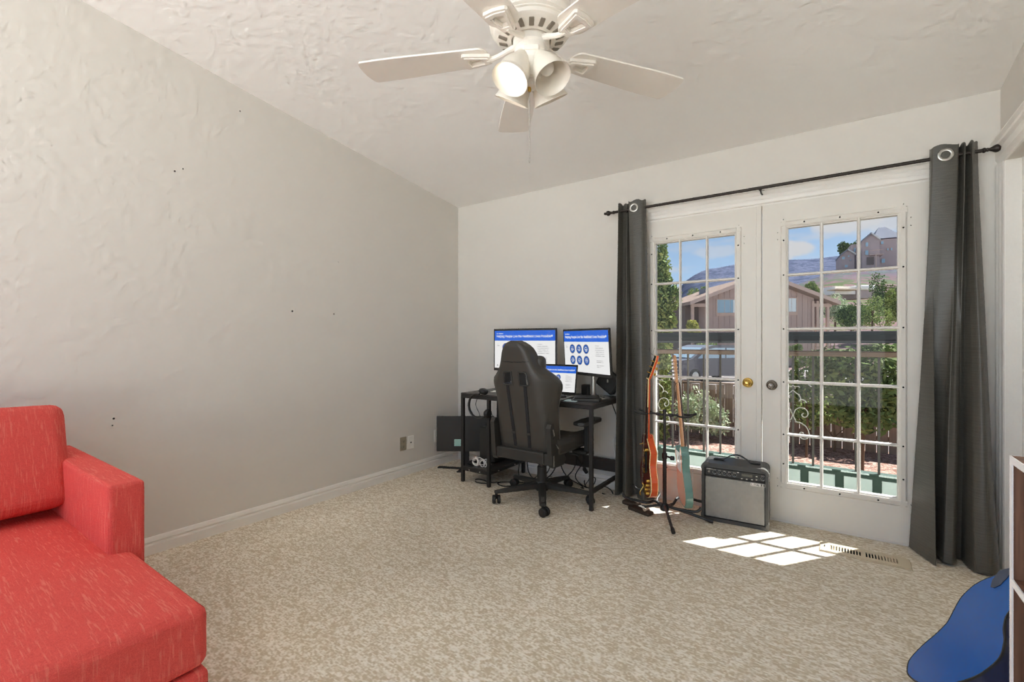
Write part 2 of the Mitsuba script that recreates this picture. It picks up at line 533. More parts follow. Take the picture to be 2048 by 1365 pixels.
door_leaf('door_1', -1.246, -.4155, 'left leaf of the white double glass doors, with a brass knob', 1, (-1.118, -.5705))
door_leaf('door_2', -.4105, .420, 'right leaf of the white double glass doors, with a dark nickel knob', -1, (-.2720, .2760))
part('door_1', 'astragal', box(-.4455, -.4165, LEAF_Y0 - .006, LEAF_Y0, .014, 2.043, .002), 'm_door', False)


def knob(parent, x, z, m, label):
    k_ = lathe([(0, .062), (.012, .062), (.02, .058), (.0255, .049), (.026, .042), (.021, .034), (.012, .028), (.011, .012), (.026, .010), (.031, .006), (.0325, 0), (0, 0)], 28)
    kk = part(parent, 'knob', xf(k_, frame_m((x, LEAF_Y0, z), (1, 0, 0), (0, 0, 1))), m, 35, label)
    ring = lathe([(.015, .0615), (.0135, .0635), (.011, .0615)], 24)
    part(kk, 'keyhole_ring', xf(ring, frame_m((x, LEAF_Y0, z), (1, 0, 0), (0, 0, 1))), 'm_chrome' if m != 'm_brass' else 'm_gold')


knob('door_1', -.4965, .884, 'm_brass', 'polished brass knob')
knob('door_2', -.357, .875, 'm_pewter', 'dark nickel knob')

# ------------------------------------------------------------------ curtain rod and curtains
ROD_Y, ROD_Z = 3.335, 2.137
rod = thing('curtain_rod', 'dark bronze curtain rod on the wall above the double doors', 'curtain rod')
part(rod, 'pole', cyl((-1.40, ROD_Y, ROD_Z), (.60, ROD_Y, ROD_Z), .0095, 14), 'm_bronze')
fin = [(0, 0), (.0095, 0), (.013, .004), (.013, .01), (.008, .014), (.010, .02), (.0075, .026), (.011, .034), (.016, .042), (.0195, .05), (.019, .058), (.012, .066), (.008, .07), (.011, .076), (.009, .083), (0, .086)]
fm = lathe(fin, 16)
part(rod, 'finial', xf(fm, frame_m((-1.395, ROD_Y, ROD_Z), (0, 1, 0), (0, 0, 1)) @ np.array([[1, 0, 0, 0], [0, 1, 0, 0], [0, 0, 1, 0], [0, 0, 0, 1.0]])), 'm_bronze') if False else None
for sgn, x in ((-1, -1.395), (1, .598)):
    m = mv(fm, ry=sgn * PI / 2, x=x, y=ROD_Y, z=ROD_Z)
    part(rod, 'finial', m, 'm_bronze')
for x in (-1.30, -.412, .56):
    br = cat(box(x - .012, x + .012, YB - .004, YB - .0005, ROD_Z - .05, ROD_Z + .012, .001), tube([(x, YB - .003, ROD_Z - .02), (x, YB - .06, ROD_Z - .024), (x, ROD_Y, ROD_Z - .014)], .005, 8),
             box(x - .008, x + .008, ROD_Y - .012, ROD_Y + .012, ROD_Z - .0145, ROD_Z - .009, .001))
    part(rod, 'bracket', br, 'm_bronze')


def curtain(name, label, top, bot, z_top, z_bot, wob, grom, seed):
    nu, nv = 150, 46
    tp, bt = np.array(top, float), np.array(bot, float)

    def param(p):
        d = np.r_[0, np.cumsum(np.linalg.norm(np.diff(p, axis=0), axis=1))]
        d /= d[-1]
        return d
    u = np.linspace(0, 1, nu)
    # both curves share the same knots so folds run through
    kt = np.linspace(0, 1, len(tp))
    T2 = PchipInterpolator(kt, tp)(u)
    B2 = PchipInterpolator(kt, bt)(u)
    rng = np.random.default_rng(seed)
    ph = rng.uniform(0, 6.28, 6)
    rows = []
    for j in range(nv):
        t = j / (nv - 1)
        e = t ** 1.25
        P2 = T2 * (1 - e) + B2 * e
        side = wob * np.sin(PI * t) * (np.sin(5 * t + ph[0] + 6 * u) * .6 + np.sin(9 * t + ph[1] + 9 * u) * .4)
        P2 = P2 + np.stack([side, .6 * side], -1)
        zz = z_top + (z_bot - z_top) * t + (.006 * np.sin(u * 9 + ph[2]) if j == nv - 1 else 0)
        if j == 0:
            zz = zz + .006 * np.sin(u * 40)
        rows.append(np.column_stack([P2, np.full(nu, z_top + (z_bot - z_top) * t) if np.isscalar(zz) else zz]))
    V = np.array(rows)
    # thickness along the sheet normal
    du = np.gradient(V, axis=1)
    dv = np.gradient(V, axis=0)
    N = np.cross(du, dv)
    N /= np.linalg.norm(N, axis=2, keepdims=True) + 1e-9
    A, B = V + N * .0012, V - N * .0012
    idx = np.arange(nu * nv).reshape(nv, nu)
    q = np.stack([idx[:-1, :-1], idx[:-1, 1:], idx[1:, 1:], idx[1:, :-1]], -1).reshape(-1, 4)
    f = np.vstack([q[:, [0, 1, 2]], q[:, [0, 2, 3]]])
    off = nu * nv
    ff = [f, f[:, ::-1] + off]
    rim = np.r_[idx[0, :], idx[1:, -1], idx[-1, -2::-1], idx[-2:0:-1, 0]]
    r2 = np.roll(rim, -1)
    ff += [np.stack([rim, rim + off, r2 + off], -1), np.stack([rim, r2 + off, r2], -1)]
    m = trimesh.Trimesh(np.vstack([A.reshape(-1, 3), B.reshape(-1, 3)]), np.vstack(ff), process=False)
    t_ = thing(name, label, 'curtain', 'charcoal curtains beside the double doors')
    part(t_, 'panel', m, 'm_curtain', 50)
    for (gx, gy, ang) in grom:
        ring = tube([(.026 * math.cos(a), .026 * math.sin(a), 0) for a in np.linspace(0, 2 * PI, 29)[:-1]], .0085, 8, closed=True)
        ring.apply_scale((1, 1, .5))
        part(t_, 'grommet', xf(ring, frame_m((gx, gy, ROD_Z), (math.cos(ang), math.sin(ang), 0), (0, 0, 1))), 'm_silver', True)
    # stitched hem near the floor
    return t_


topR = [(.412, 3.372), (.398, 3.345), (.405, 3.305), (.45, 3.300), (.505, 3.312), (.512, 3.345), (.517, 3.372), (.524, 3.345), (.530, 3.306), (.537, 3.345), (.544, 3.372), (.552, 3.345), (.558, 3.306), (.570, 3.33), (.585, 3.360)]
botR = [(.405, 3.205), (.36, 3.30), (.318, 3.400), (.37, 3.405), (.425, 3.33), (.44, 3.25), (.47, 3.245), (.495, 3.30), (.50, 3.375), (.525, 3.372), (.535, 3.29), (.555, 3.225), (.60, 3.215), (.645, 3.27), (.668, 3.395)]
curtain('curtain', 'charcoal grommet curtain hanging at the right of the double doors', topR, botR, 2.19, .012, .004, [(.455, 3.2985, .05)], 3)
topL = [(-1.366, 3.37), (-1.360, 3.34), (-1.354, 3.306), (-1.346, 3.34), (-1.340, 3.37), (-1.318, 3.355), (-1.296, 3.34), (-1.292, 3.36), (-1.286, 3.372), (-1.279, 3.345), (-1.272, 3.303), (-1.235, 3.300), (-1.19, 3.305), (-1.165, 3.318), (-1.158, 3.345)]
botL = [(-1.362, 3.405), (-1.367, 3.34), (-1.368, 3.275), (-1.352, 3.30), (-1.345, 3.37), (-1.325, 3.37), (-1.31, 3.28), (-1.285, 3.26), (-1.265, 3.30), (-1.255, 3.36), (-1.235, 3.37), (-1.205, 3.31), (-1.16, 3.29), (-1.13, 3.33), (-1.10, 3.385)]
curtain('curtain', 'charcoal grommet curtain hanging at the left of the double doors behind the guitars', topL, botL, 2.19, .012, .004, [(-1.232, 3.2985, .02)], 8)

# ------------------------------------------------------------------ floor register
rg = thing('floor_register', 'beige metal floor vent with two rows of slots in the carpet before the doors', 'floor vent')
RX0, RX1, RY0, RY1 = -.088, .300, 3.083, 3.215
slots = []
frame_p = sg.box(RX0, RY0, RX1, RY1)
for half in ((RX0 + .045, (RX0 + RX1) / 2 - .008), ((RX0 + RX1) / 2 + .008, RX1 - .045)):
    for sx in np.linspace(half[0], half[1], 12)[:-1]:
        slots.append(sg.box(sx + .002, RY0 + .034, sx + .009, RY1 - .034))
import shapely
plate = frame_p.difference(shapely.union_all(slots))
mat('m_register', principled(srgb(196, 182, 156), .45))
part(rg, 'faceplate', extr(plate, .006, .002), 'm_register', False)
part(rg, 'rim', cat(box(RX0 - .004, RX1 + .004, RY0 - .004, RY0 + .008, .0, .005, .002), box(RX0 - .004, RX1 + .004, RY1 - .008, RY1 + .004, 0, .005, .002),
                    box(RX0 - .004, RX0 + .008, RY0, RY1, 0, .005, .002), box(RX1 - .008, RX1 + .004, RY0, RY1, 0, .005, .002)), 'm_register', False)
part(rg, 'duct', box(RX0 + .03, RX1 - .03, RY0 + .025, RY1 - .025, .0005, .0018), 'm_dark_hole', False)
for sx in np.linspace(RX0 + .05, RX1 - .05, 22):
    part(rg, 'slat', mv(box(-.0006, .0006, -.034, .034, -.004, .002), x=sx, y=(RY0 + RY1) / 2, z=.0062, ry=.5), 'm_register', False)
part(rg, 'lever', box(RX0 + .018, RX0 + .022, (RY0 + RY1) / 2 - .008, (RY0 + RY1) / 2 + .008, .008, .014, .001), 'm_bronze', False)

# ------------------------------------------------------------------ outlets on the left wall
mat('m_taupe_plate', principled(srgb(150, 142, 124), .4))


def wall_plate(name, y, z, m, label, kind):
    t = thing(name, label, 'outlet' if kind != 'blank' else 'wall plate')
    x = XL
    part(t, 'plate', box(x, x + .006, y - .036, y + .036, z - .058, z + .058, .003), m, False)
    if kind == 'duplex':
        for dz in (-.021, .021):
            part(t, 'socket', rbox(x + .003, x + .0085, y - .017, y + .017, z + dz - .015, z + dz + .015, .0025), m, 30)
            for dy, h in ((-.0065, .005), (.0065, .004)):
                part(t, 'slot', box(x + .008, x + .0089, y + dy - .0012, y + dy + .0012, z + dz - h + .002, z + dz + h + .002), 'm_dark_hole', False)
            part(t, 'ground_hole', cyl((x + .008, y, z + dz - .009), (x + .0089, y, z + dz - .009), .0026, 8), 'm_dark_hole')
    elif kind == 'jack':
        part(t, 'jack', box(x + .005, x + .0066, y - .006, y + .006, z - .007, z + .004), 'm_dark_hole', False)
        for dz in (-.042, .042):
            part(t, 'screw', cyl((x + .0055, y, z + dz), (x + .0068, y, z + dz), .003, 8), m)
    return t


wall_plate('wall_outlet', 2.728, .275, 'm_taupe_plate', 'taupe double socket low on the left wall', 'duplex')
wall_plate('phone_jack', 2.815, .273, 'm_white_plastic', 'white phone jack plate beside the taupe socket on the left wall', 'jack')
wall_plate('wall_plate', 3.135, .278, 'm_white_plastic', 'white wall plate half hidden behind the black monitor on the floor', 'blank')
# nail holes left in the left wall
hl = lathe([(0, .0012), (.0045, .0008), (.0055, -.002), (0, -.002)], 8)
for (y, z, s_) in ((1.05, 2.12, 1.0), (1.09, 2.145, .8), (1.40, 2.60, .8), (1.74, 1.365, 1.3), (2.06, 1.36, 1.0), (2.1, 1.75, .6), (.78, .76, 1.1), (.775, .725, .7)):
    part('wall_left', 'nail_hole', xf(hl, frame_m((XL, y, z), (0, 1, 0), (0, 0, 1)) @ np.diag([s_, s_, 1, 1.0])), 'm_bronze', True)

# ------------------------------------------------------------------ ceiling fan
FX, FY, FZ = -.910, 1.413, 2.2
fan = thing('ceiling_fan', 'white five-blade ceiling fan with a four-light kit', 'ceiling fan')
zc = ceil_z(FY)
mv0 = lambda m: mv(m, x=FX, y=FY)
can = lathe([(0, zc + .02), (.075, zc + .02), (.075, zc - .03), (.06, zc - .06), (.03, zc - .075), (0, zc - .075)], 32)
part(fan, 'canopy', mv0(can), 'm_white_metal')
part(fan, 'downrod', cyl((FX, FY, zc - .05), (FX, FY, 2.42), .012, 16), 'm_white_metal')
house = lathe([(0, 2.44), (.03, 2.44), (.04, 2.43), (.10, 2.425), (.128, 2.41), (.14, 2.385), (.142, 2.32), (.140, 2.318), (.149, 2.312), (.152, 2.300), (.149, 2.288), (.141, 2.283), (.141, 2.279), (.136, 2.276), (.133, 2.265), (.118, 2.252), (.085, 2.243), (.072, 2.243), (.072, 2.262), (0, 2.262)], 56)
hm = manif(house) if house.is_watertight else None
part(fan, 'motor_housing', mv0(house), 'm_white_metal')
# vent slots round the underside of the motor
mat('m_fan_slot', principled(srgb(120, 112, 100), .6))
for i in range(18):
    a = 2 * PI * i / 18 + .06
    sl = box(.092, .124, -.0085, .0085, -.0025, .0025, .002)
    sl = mv(sl, ry=-.30)
    part(fan, 'vent_slot', mv(mv(sl, x=0, z=2.2475 - .0325 + .0001), rz=a, x=FX, y=FY) if False else mv(mv(sl, z=2.2155), rz=a, x=FX, y=FY), 'm_fan_slot', False)
part(fan, 'flywheel', mv0(lathe([(0, 2.262), (.062, 2.262), (.066, 2.255), (.066, 2.222), (.06, 2.215), (0, 2.215)], 40)), 'm_white_metal')
R0, R1 = .155, .66
for i in range(5):
    a = math.radians(202.7 - 72 * i)
    # blade: wood board with a rounded root and an arced tip, pitched
    top = []
    for t in np.linspace(0, 1, 24):
        top.append((R0 + (R1 - R0) * t, 0))
    def half(r):
        t = (r - R0) / (R1 - R0)
        w = .055 + .020 * min(1, t * 1.4)
        root = math.sqrt(max(0, 1 - max(0, (.07 - t) / .07) ** 2))
        tip = math.sqrt(max(0, 1 - max(0, (t - .955) / .045) ** 2.5)) if t > .955 else 1
        return w * root * (.18 + .82 * tip)
    rr = np.r_[np.linspace(R0, R0 + .04, 9), np.linspace(R0 + .06, R1 - .03, 10), np.linspace(R1 - .025, R1, 9)]
    poly = [(r, half(r)) for r in rr] + [(r, -half(r)) for r in rr[::-1]]
    b = extr(sg.Polygon(poly).buffer(0), .0065, -.003)
    pitch = mv(b, rx=-.06)
    bl = part(fan, 'blade', mv(pitch, rz=a, x=FX, y=FY, z=FZ + .012), 'm_white_metal', 25)
    # blade iron: arm and open trapezoid plate
    arm = tube(spline([(.055, 0, 2.232), (.085, 0, 2.222), (.12, 0, 2.207), (.165, 0, 2.200)], 10), [.012, .011, .0105, .010, .0095, .009, .009, .0095, .010, .011], 10)
    arm.apply_transform(np.diag([1, 1.25, .7, 1]) if False else np.eye(4))
    outer = [(.150, -.020), (.158, -.026), (.245, -.046), (.252, -.040), (.257, 0), (.252, .040), (.245, .046), (.158, .026), (.150, .020)]
    inner = [(.180, -.011), (.228, -.021), (.232, 0), (.228, .021), (.180, .011)]
    pl = extr(sg.Polygon(outer).difference(sg.Polygon(inner)), .012, -.006)
    lip = extr(sg.Polygon(outer).buffer(-.008).difference(sg.Polygon(inner).buffer(.004)), .004, -.010)
    iron = mv(cat(pl, lip), rx=-.06)
    iron = cat(mv(iron, z=FZ + .002), arm)
    part(fan, 'blade_iron', mv(iron, rz=a, x=FX, y=FY), 'm_white_metal', 25)
# switch housing and light kit
part(fan, 'switch_housing', mv0(lathe([(0, 2.222), (.056, 2.222), (.060, 2.216), (.060, 2.165), (.056, 2.158), (.052, 2.14), (.042, 2.125), (.038, 2.105), (.030, 2.10), (.030, 2.094), (.024, 2.088), (.022, 2.076), (.012, 2.07), (0, 2.069)], 36)), 'm_white_metal')
part(fan, 'badge_plate', mv(box(-.026, .026, -.004, .004, 2.178, 2.196, .002), x=FX + .059 * math.cos(-1.0), y=FY + .059 * math.sin(-1.0), rz=-1.0 + PI / 2), 'm_white_metal', False)
mat('m_shade', {'type': 'twosided', 'bsdf': {'type': 'roughplastic', 'diffuse_reflectance': RGB(srgb(232, 226, 214)), 'alpha': .12}})
mat('m_bulb_base', principled(srgb(200, 190, 170), .4))
SHADE = [(.020, .012), (.026, .004), (.030, -.004), (.034, -.02), (.047, -.045), (.0555, -.075), (.0575, -.098), (.0605, -.108), (.066, -.118), (.0655, -.121), (.0585, -.112), (.0545, -.098), (.0525, -.075), (.044, -.045), (.031, -.02), (.018, -.008), (0, -.006)]
for i in range(4):
    a = math.radians(-102.2 + 90 * i)
    ux, uy = math.cos(a), math.sin(a)
    sm = lathe(SHADE, 40)
    tilt = math.radians(30)
    base = np.array([FX + ux * .045, FY + uy * .045, 2.170])
    # local z axis points up-inwards so that the mouth looks down and out
    zax = np.array([-ux * math.sin(tilt), -uy * math.sin(tilt), math.cos(tilt)])
    xax = np.array([-uy, ux, 0])
    M = frame_m(base, xax, np.cross(zax, xax))
    s_ = part(fan, 'lamp_shade', xf(sm, M), 'm_shade', 40)
    arm = lathe([(0, .03), (.018, .03), (.024, .022), (.026, .01), (.024, .002), (0, .002)], 24)
    part(s_, 'lamp_holder', xf(arm, M), 'm_white_metal')
    bulb = lathe([(0, -.088), (.012, -.086), (.021, -.078), (.026, -.066), (.0255, -.055), (.019, -.040), (.0135, -.026), (.013, -.02), (0, -.02)], 24)
    lit = i in (0, 3)
    more = {'emitter': {'type': 'area', 'radiance': RGB([BULB, BULB * .93, BULB * .82])}} if lit else {}
    part(s_, 'bulb', xf(bulb, M), 'm_white_plastic', 40, label='lit bulb' if lit else None, **more)
# pull chain
ch = thing('pull_chain', 'silver beaded pull chain hanging from the ceiling fan', 'pull chain') if False else fan
part(fan, 'chain_fob', mv0(mv(lathe([(0, .012), (.006, .012), (.0065, 0), (.005, -.004), (0, -.004)], 12), z=2.062, x=.0, y=-.012)), 'm_gold')
bead = trimesh.creation.icosphere(1, .0026)
pc = part(fan, 'pull_chain', cyl((FX, FY - .012, 2.06), (FX, FY - .012, 1.80), .0007, 5), 'm_silver')
sp = mikit.ply(bead, 'm_silver', True)
for i in range(44):
    k = key_for(pc + '__bead')
    scene[k] = {**sp, 'to_world': T().translate([FX, FY - .012, 2.055 - i * .0058])}
# ------------------------------------------------------------------ red sofa with chaise
sf = thing('sofa', 'red woven-fabric sofa with a chaise seat against the left wall', 'sofa')
SX0, SX1, SXC, SY1 = XL + .03, -2.05, -1.452, .612     # wall side, arm front, chaise front, right side
SY0 = -1.15
part(sf, 'base', cat(rbox(SX0, SX1, SY0, SY1, .05, .30, .02), rbox(SX1 - .05, SXC + .004, -.62, SY1 - .03, .05, .243, .02)), 'm_sofa', 35)
seat = cat(rbox(SX0 + .12, SXC, -.62, SY1 - .028, .245, .425, .035))
seat2 = soft(seat, .05, 4)
v = seat2.vertices.copy()
top = v[:, 2] > .40
cx = np.clip((v[:, 0] - SX0 - .12) / (SXC - SX0 - .12), 0, 1)
cy = np.clip((v[:, 1] + .62) / (SY1 - .028 + .62), 0, 1)
v[top, 2] += (.030 * np.sin(PI * np.clip(cy, .02, .98)) ** .6 * np.sin(PI * np.clip(cx * .93 + .02, 0, 1)) ** .5)[top] - .010
seat2.vertices = v
part(sf, 'seat_cushion', seat2, 'm_sofa', 40)
part(sf, 'seat_cushion', soft(rbox(SX0 + .12, SX1 + .03, SY0 + .12, -.625, .245, .43, .035), .06, 4), 'm_sofa', 40)
arm = rbox(SX0, SX1, SY1 - .105, SY1, .06, .662, .016)
arm = soft(arm, .04, 3)
part(sf, 'armrest', arm, 'm_sofa', 35)
part(sf, 'armrest', soft(rbox(SX0, SX1, SY0, SY0 + .105, .06, .662, .016), .05, 3), 'm_sofa', 35)
part(sf, 'backrest', soft(rbox(SX0, SX0 + .16, SY0 + .10, SY1 - .1, .10, .66, .03), .05, 3), 'm_sofa', 35)
for (y0, y1) in ((-.60, SY1 - .078), (SY0 + .11, -.61)):
    c_ = rbox(0, .17, y0, y1, 0, .43, .05)
    c_ = soft(c_, .04, 6)
    v = c_.vertices.copy()
    yy = (v[:, 1] - y0) / (y1 - y0)
    zz = v[:, 2] / .43
    bul = np.sin(PI * np.clip(yy, 0, 1)) ** .6 * np.sin(PI * np.clip(zz, 0, 1)) ** .6
    v[:, 0] += np.where(v[:, 0] > .08, .035, -.01) * bul
    v[:, 2] += .012 * np.sin(PI * np.clip(yy, 0, 1)) * np.where(zz > .5, 1, -.5)
    c_.vertices = v
    part(sf, 'back_cushion', mv(c_, ry=-.33, x=SX0 + .275, z=.438), 'm_sofa', 40)
for (x, y) in ((SX0 + .06, SY0 + .06), (SX0 + .06, SY1 - .06), (SX1 - .06, SY0 + .06), (SXC - .08, -.55), (SXC - .08, SY1 - .09)):
    part(sf, 'leg', cyl((x, y, 0), (x, y, .06), .02, 12), 'm_black_plastic')

# ------------------------------------------------------------------ bookshelf at the right edge


def wood_c(p, n, uv):
    g = noise(p.x * 60 + p.y * 60, p.z * 3, 1)
    l = noise(p.x * 260 + p.y * 260, p.z * 9, 4)
    return mix(srgb(88, 60, 46), srgb(140, 104, 84), .55 * g + .45 * l)


mat('m_walnut', principled(proc(wood_c), .45, specular=.4))
mat('m_white_edge', principled(srgb(240, 240, 242), .35))
BX0, BX1, BY1, BY0, BZ = .349, .640, 1.672, .95, .876
bs = thing('bookshelf', 'low walnut bookshelf with white edges at the right of the photo', 'bookshelf')
tk = .018
for (n, a) in (('side_panel', (BX0 + .003, BX1, BY1 - tk, BY1, 0, BZ)), ('side_panel', (BX0 + .003, BX1, BY0, BY0 + tk, 0, BZ)), ('top', (BX0 + .003, BX1, BY0 + tk, BY1 - tk, BZ - tk, BZ)),
               ('shelf', (BX0 + .003, BX1 - .01, BY0 + tk, BY1 - tk, .574 - tk, .574)), ('shelf', (BX0 + .003, BX1 - .01, BY0 + tk, BY1 - tk, .285 - tk, .285)),
               ('bottom', (BX0 + .003, BX1, BY0 + tk, BY1 - tk, 0.0, .035)), ('back_panel', (BX1 - .008, BX1 - .001, BY0 + tk, BY1 - tk, .035, BZ - tk)), ('divider', (BX0 + .003, BX1 - .01, 1.30, 1.30 + tk, .035, BZ - tk))):
    k = part(bs, n, box(*a), 'm_walnut', False)
    if n not in ('back_panel', 'divider'):
        part(k, 'edge_band', box(BX0, BX0 + .003, a[2], a[3], a[4], a[5]), 'm_white_edge', False)
part(bs, 'side_cover', box(BX0, BX1, BY1 + .0002, BY1 + .002, 0, BZ), 'm_white_edge', False)

# ------------------------------------------------------------------ blue acoustic guitar leaning in the closet corner


def axes(yaw, pit, roll):
    a = np.array([math.cos(yaw) * math.cos(pit), math.sin(yaw) * math.cos(pit), math.sin(pit)])
    h = np.cross([0, 0, 1], a)
    h /= np.linalg.norm(h)
    n0 = np.cross(a, h)
    w = math.cos(roll) * h + math.sin(roll) * n0
    return a, w, np.cross(a, w)


def guitar_outline(L, sv, hw, n=60):
    f = PchipInterpolator(sv, hw)
    t = np.linspace(0, 1, n)
    ss = .5 - .5 * np.cos(PI * t)
    W = f(ss)
    return np.array([(-s_ * L, w_) for s_, w_ in zip(ss, W)] + [(-s_ * L, -w_) for s_, w_ in list(zip(ss, W))[::-1][1:-1]])


mat('m_blue_gloss', principled(srgb(4, 88, 172), .25, specular=.15, clearcoat=.3, clearcoat_gloss=.97))
mat('m_blue_side', principled(srgb(8, 24, 62), .25, clearcoat=1.0, clearcoat_gloss=.97))
mat('m_dark_wood', principled(srgb(44, 30, 24), .4))
mat('m_string', principled(srgb(190, 186, 176), .3, .9))
GA, GW, GN = axes(math.radians(56.7), math.radians(33.5), math.radians(-43.2))
GM = np.eye(4)
GM[:3, 0], GM[:3, 1], GM[:3, 2], GM[:3, 3] = GA, GW, GN, (.448, 2.202, .394)     # x to the head, y across, z out of the top
bg = thing('acoustic_guitar', 'glossy blue acoustic guitar leaning behind the bookshelf at the right edge', 'guitar')
out = guitar_outline(.49, [0, .03, .08, .2, .32, .42, .52, .64, .76, .88, .96, 1.0], [.03, .085, .122, .145, .138, .130, .146, .182, .200, .168, .09, .0])
poly = sg.Polygon(out).buffer(0)
HOLE = (-.155, 0)
hole = sg.Point(*HOLE).buffer(.049)
# built with the back at z = 0 facing out, the top at z = -.1
part(bg, 'back', xf(extr(poly.buffer(-.004), .003, -.003), GM), 'm_blue_gloss', 25)
sides = poly.buffer(-.001).difference(poly.buffer(-.005))
part(bg, 'side', xf(extr(sides, .094, -.097), GM), 'm_blue_side', 30)
part(bg, 'top', xf(extr(poly.buffer(-.002).difference(hole), .003, -.100), GM), 'm_blue_gloss', 25)
part(bg, 'binding', xf(cat(extr(poly.difference(poly.buffer(-.0045)), .0045, -.004), extr(poly.difference(poly.buffer(-.0045)), .0045, -.1005)), GM), 'm_black_plastic', 25)
part(bg, 'fingerboard', xf(extr([(-.115, -.028), (.375, -.022), (.375, .022), (-.115, .028)], .006, -.107), GM), 'm_black_plastic', False)
part(bg, 'neck', xf(loft([[(x, w_ * math.cos(t), -.101 + .0215 * h_ * math.sin(t)) for t in np.linspace(0, PI, 13)] for x, w_, h_ in ((-.005, .027, 4.2), (.012, .027, 3.2), (.04, .0265, 1.3), (.07, .026, 1.0), (.2, .0245, .95), (.36, .0215, .85), (.39, .021, .7))]), GM), 'm_blue_side', 40)
part(bg, 'heel_cap', xf(extr(sg.Polygon([(.012, -.026), (.012, .026), (-.03, .030), (-.062, .018), (-.070, 0), (-.062, -.018), (-.03, -.030)]).buffer(.003), .002, .0), GM), 'm_blue_side', 25)
for i in range(18):
    x = .375 - .644 * (1 - 2 ** (-(i + 1) / 12))
    w_ = .022 + (.375 - x) / .49 * .006
    part(bg, 'fret', xf(box(x - .0011, x + .0011, -w_ - .0012, w_ + .0012, -.1085, -.1066), GM), 'm_chrome', False)
part(bg, 'bridge', xf(cat(rbox(-.375, -.345, -.085, .085, -.109, -.099, .003)), GM), 'm_dark_wood', 30)
hd = [(.375, -.022), (.39, -.028), (.55, -.035), (.56, -.02), (.565, 0), (.56, .02), (.55, .035), (.39, .028), (.375, .022)]
HMt = GM @ trimesh.transformations.rotation_matrix(-.24, [0, 1, 0], [.375, 0, -.10])
hk = part(bg, 'headstock', xf(extr(hd, .015, -.103), HMt), 'm_blue_side', 25)
for sy in (-1, 1):
    for x in (.425, .468, .511):
        part(hk, 'tuning_peg', xf(cat(cyl((x, sy * .02, -.085), (x, sy * .052, -.085), .003, 8), rbox(x - .008, x + .008, sy * .052 - .004, sy * .052 + .004, -.094, -.076, .003)), HMt), 'm_chrome', 30)
for j in range(6):
    y = -.0185 + j * .0074
    part(bg, 'string', xf(tube([(-.358, y * 1.45, -.1105), (.375, y, -.1095)], .0004 + .0001 * j, 4), GM), 'm_string')
# black soft case that the guitar rests against
gbm = soft(rbox(0, .22, 0, .30, 0, .135, .045), .05, 8)
v = gbm.vertices
v[:, 2] += .012 * (meshkit.noise(v * 14) - .5) * (v[:, 2] > .02)
gbm.vertices = v
mat('m_black_fabric', principled(srgb(30, 30, 32), .75, sheen=.5))
bag = thing('soft_bag', 'black fabric bag on the floor between the bookshelf and the blue guitar', 'bag')
part(bag, 'body', mv(gbm, x=.42, y=1.69, rz=.1), 'm_black_fabric', 40)
part(bag, 'handle', mv(tube(spline([(.05, .08, .128), (.06, .11, .16), (.07, .15, .168), (.08, .19, .16), (.08, .22, .128)], 14), .006, 8), x=.42, y=1.69, rz=.1), 'm_black_fabric')
# ------------------------------------------------------------------ desk
dk = thing('desk', 'black metal-framed desk with three monitors on it against the far wall', 'desk')
KX0, KX1, KY0, KY1, KZ = -2.556, -1.372, 2.895, 3.412, .732
mat('m_desk_top', principled(srgb(52, 49, 47), .38, specular=.5))
part(dk, 'desktop', box(KX0, KX1, KY0, KY1, KZ - .014, KZ, .002), 'm_desk_top', False)
LT = .026
for (x, y) in ((KX0, KY0), (-2.285, KY0), (KX1 - LT, KY0), (KX0, KY1 - LT), (-2.285, KY1 - LT), (KX1 - LT, KY1 - LT)):
    part(dk, 'leg', box(x, x + LT, y, y + LT, 0, KZ - .014, .002), 'm_black_metal', False)
for a in ((KX0, KX1, KY0, KY0 + LT, KZ - .041, KZ - .014), (KX0, KX1, KY1 - LT, KY1, KZ - .041, KZ - .014), (KX0, KX0 + LT, KY0, KY1, KZ - .041, KZ - .014), (KX1 - LT, KX1, KY0, KY1, KZ - .041, KZ - .014)):
    part(dk, 'frame_rail', box(*a, .002), 'm_black_metal', False)
for a in ((KX0, KX0 + LT, KY0 + LT, KY1 - LT, .095, .12), (-2.285, -2.285 + LT, KY0 + LT, KY1 - LT, .095, .12), (KX0 + LT, -2.285, KY0 + .002, KY0 + LT, .095, .12), (KX1 - LT, KX1, KY0 + LT, KY1 - LT, .115, .14)):
    part(dk, 'low_rail', box(*a, .002), 'm_black_metal', False)
part(dk, 'shelf', box(KX0 + .004, -2.262, KY0 + .006, KY1 - .004, .12, .132), 'm_desk_top', False)
part(dk, 'back_rail', box(-2.26, KX1 - LT, KY1 - .02, KY1 - .004, .145, .24), 'm_desk_top', False)
part(dk, 'brace', tube([(KX1 - .03, KY1 - .012, KZ - .16), (KX1 - .013, KY1 - .15, KZ - .04)], .004, 8), 'm_black_metal')
for (x, y, z) in ((KX0 + .09, KY0 + .0015, .107), (KX0 + .2, KY0 + .0015, .107), (-2.2585, 3.02, .107), (-2.2585, 3.25, .107)):
    part(dk, 'bolt', trimesh.creation.icosphere(1, .006).apply_translation((x, y, z)), 'm_silver', True)

# ------------------------------------------------------------------ screens
SL = 1.0 / 2 ** exposure


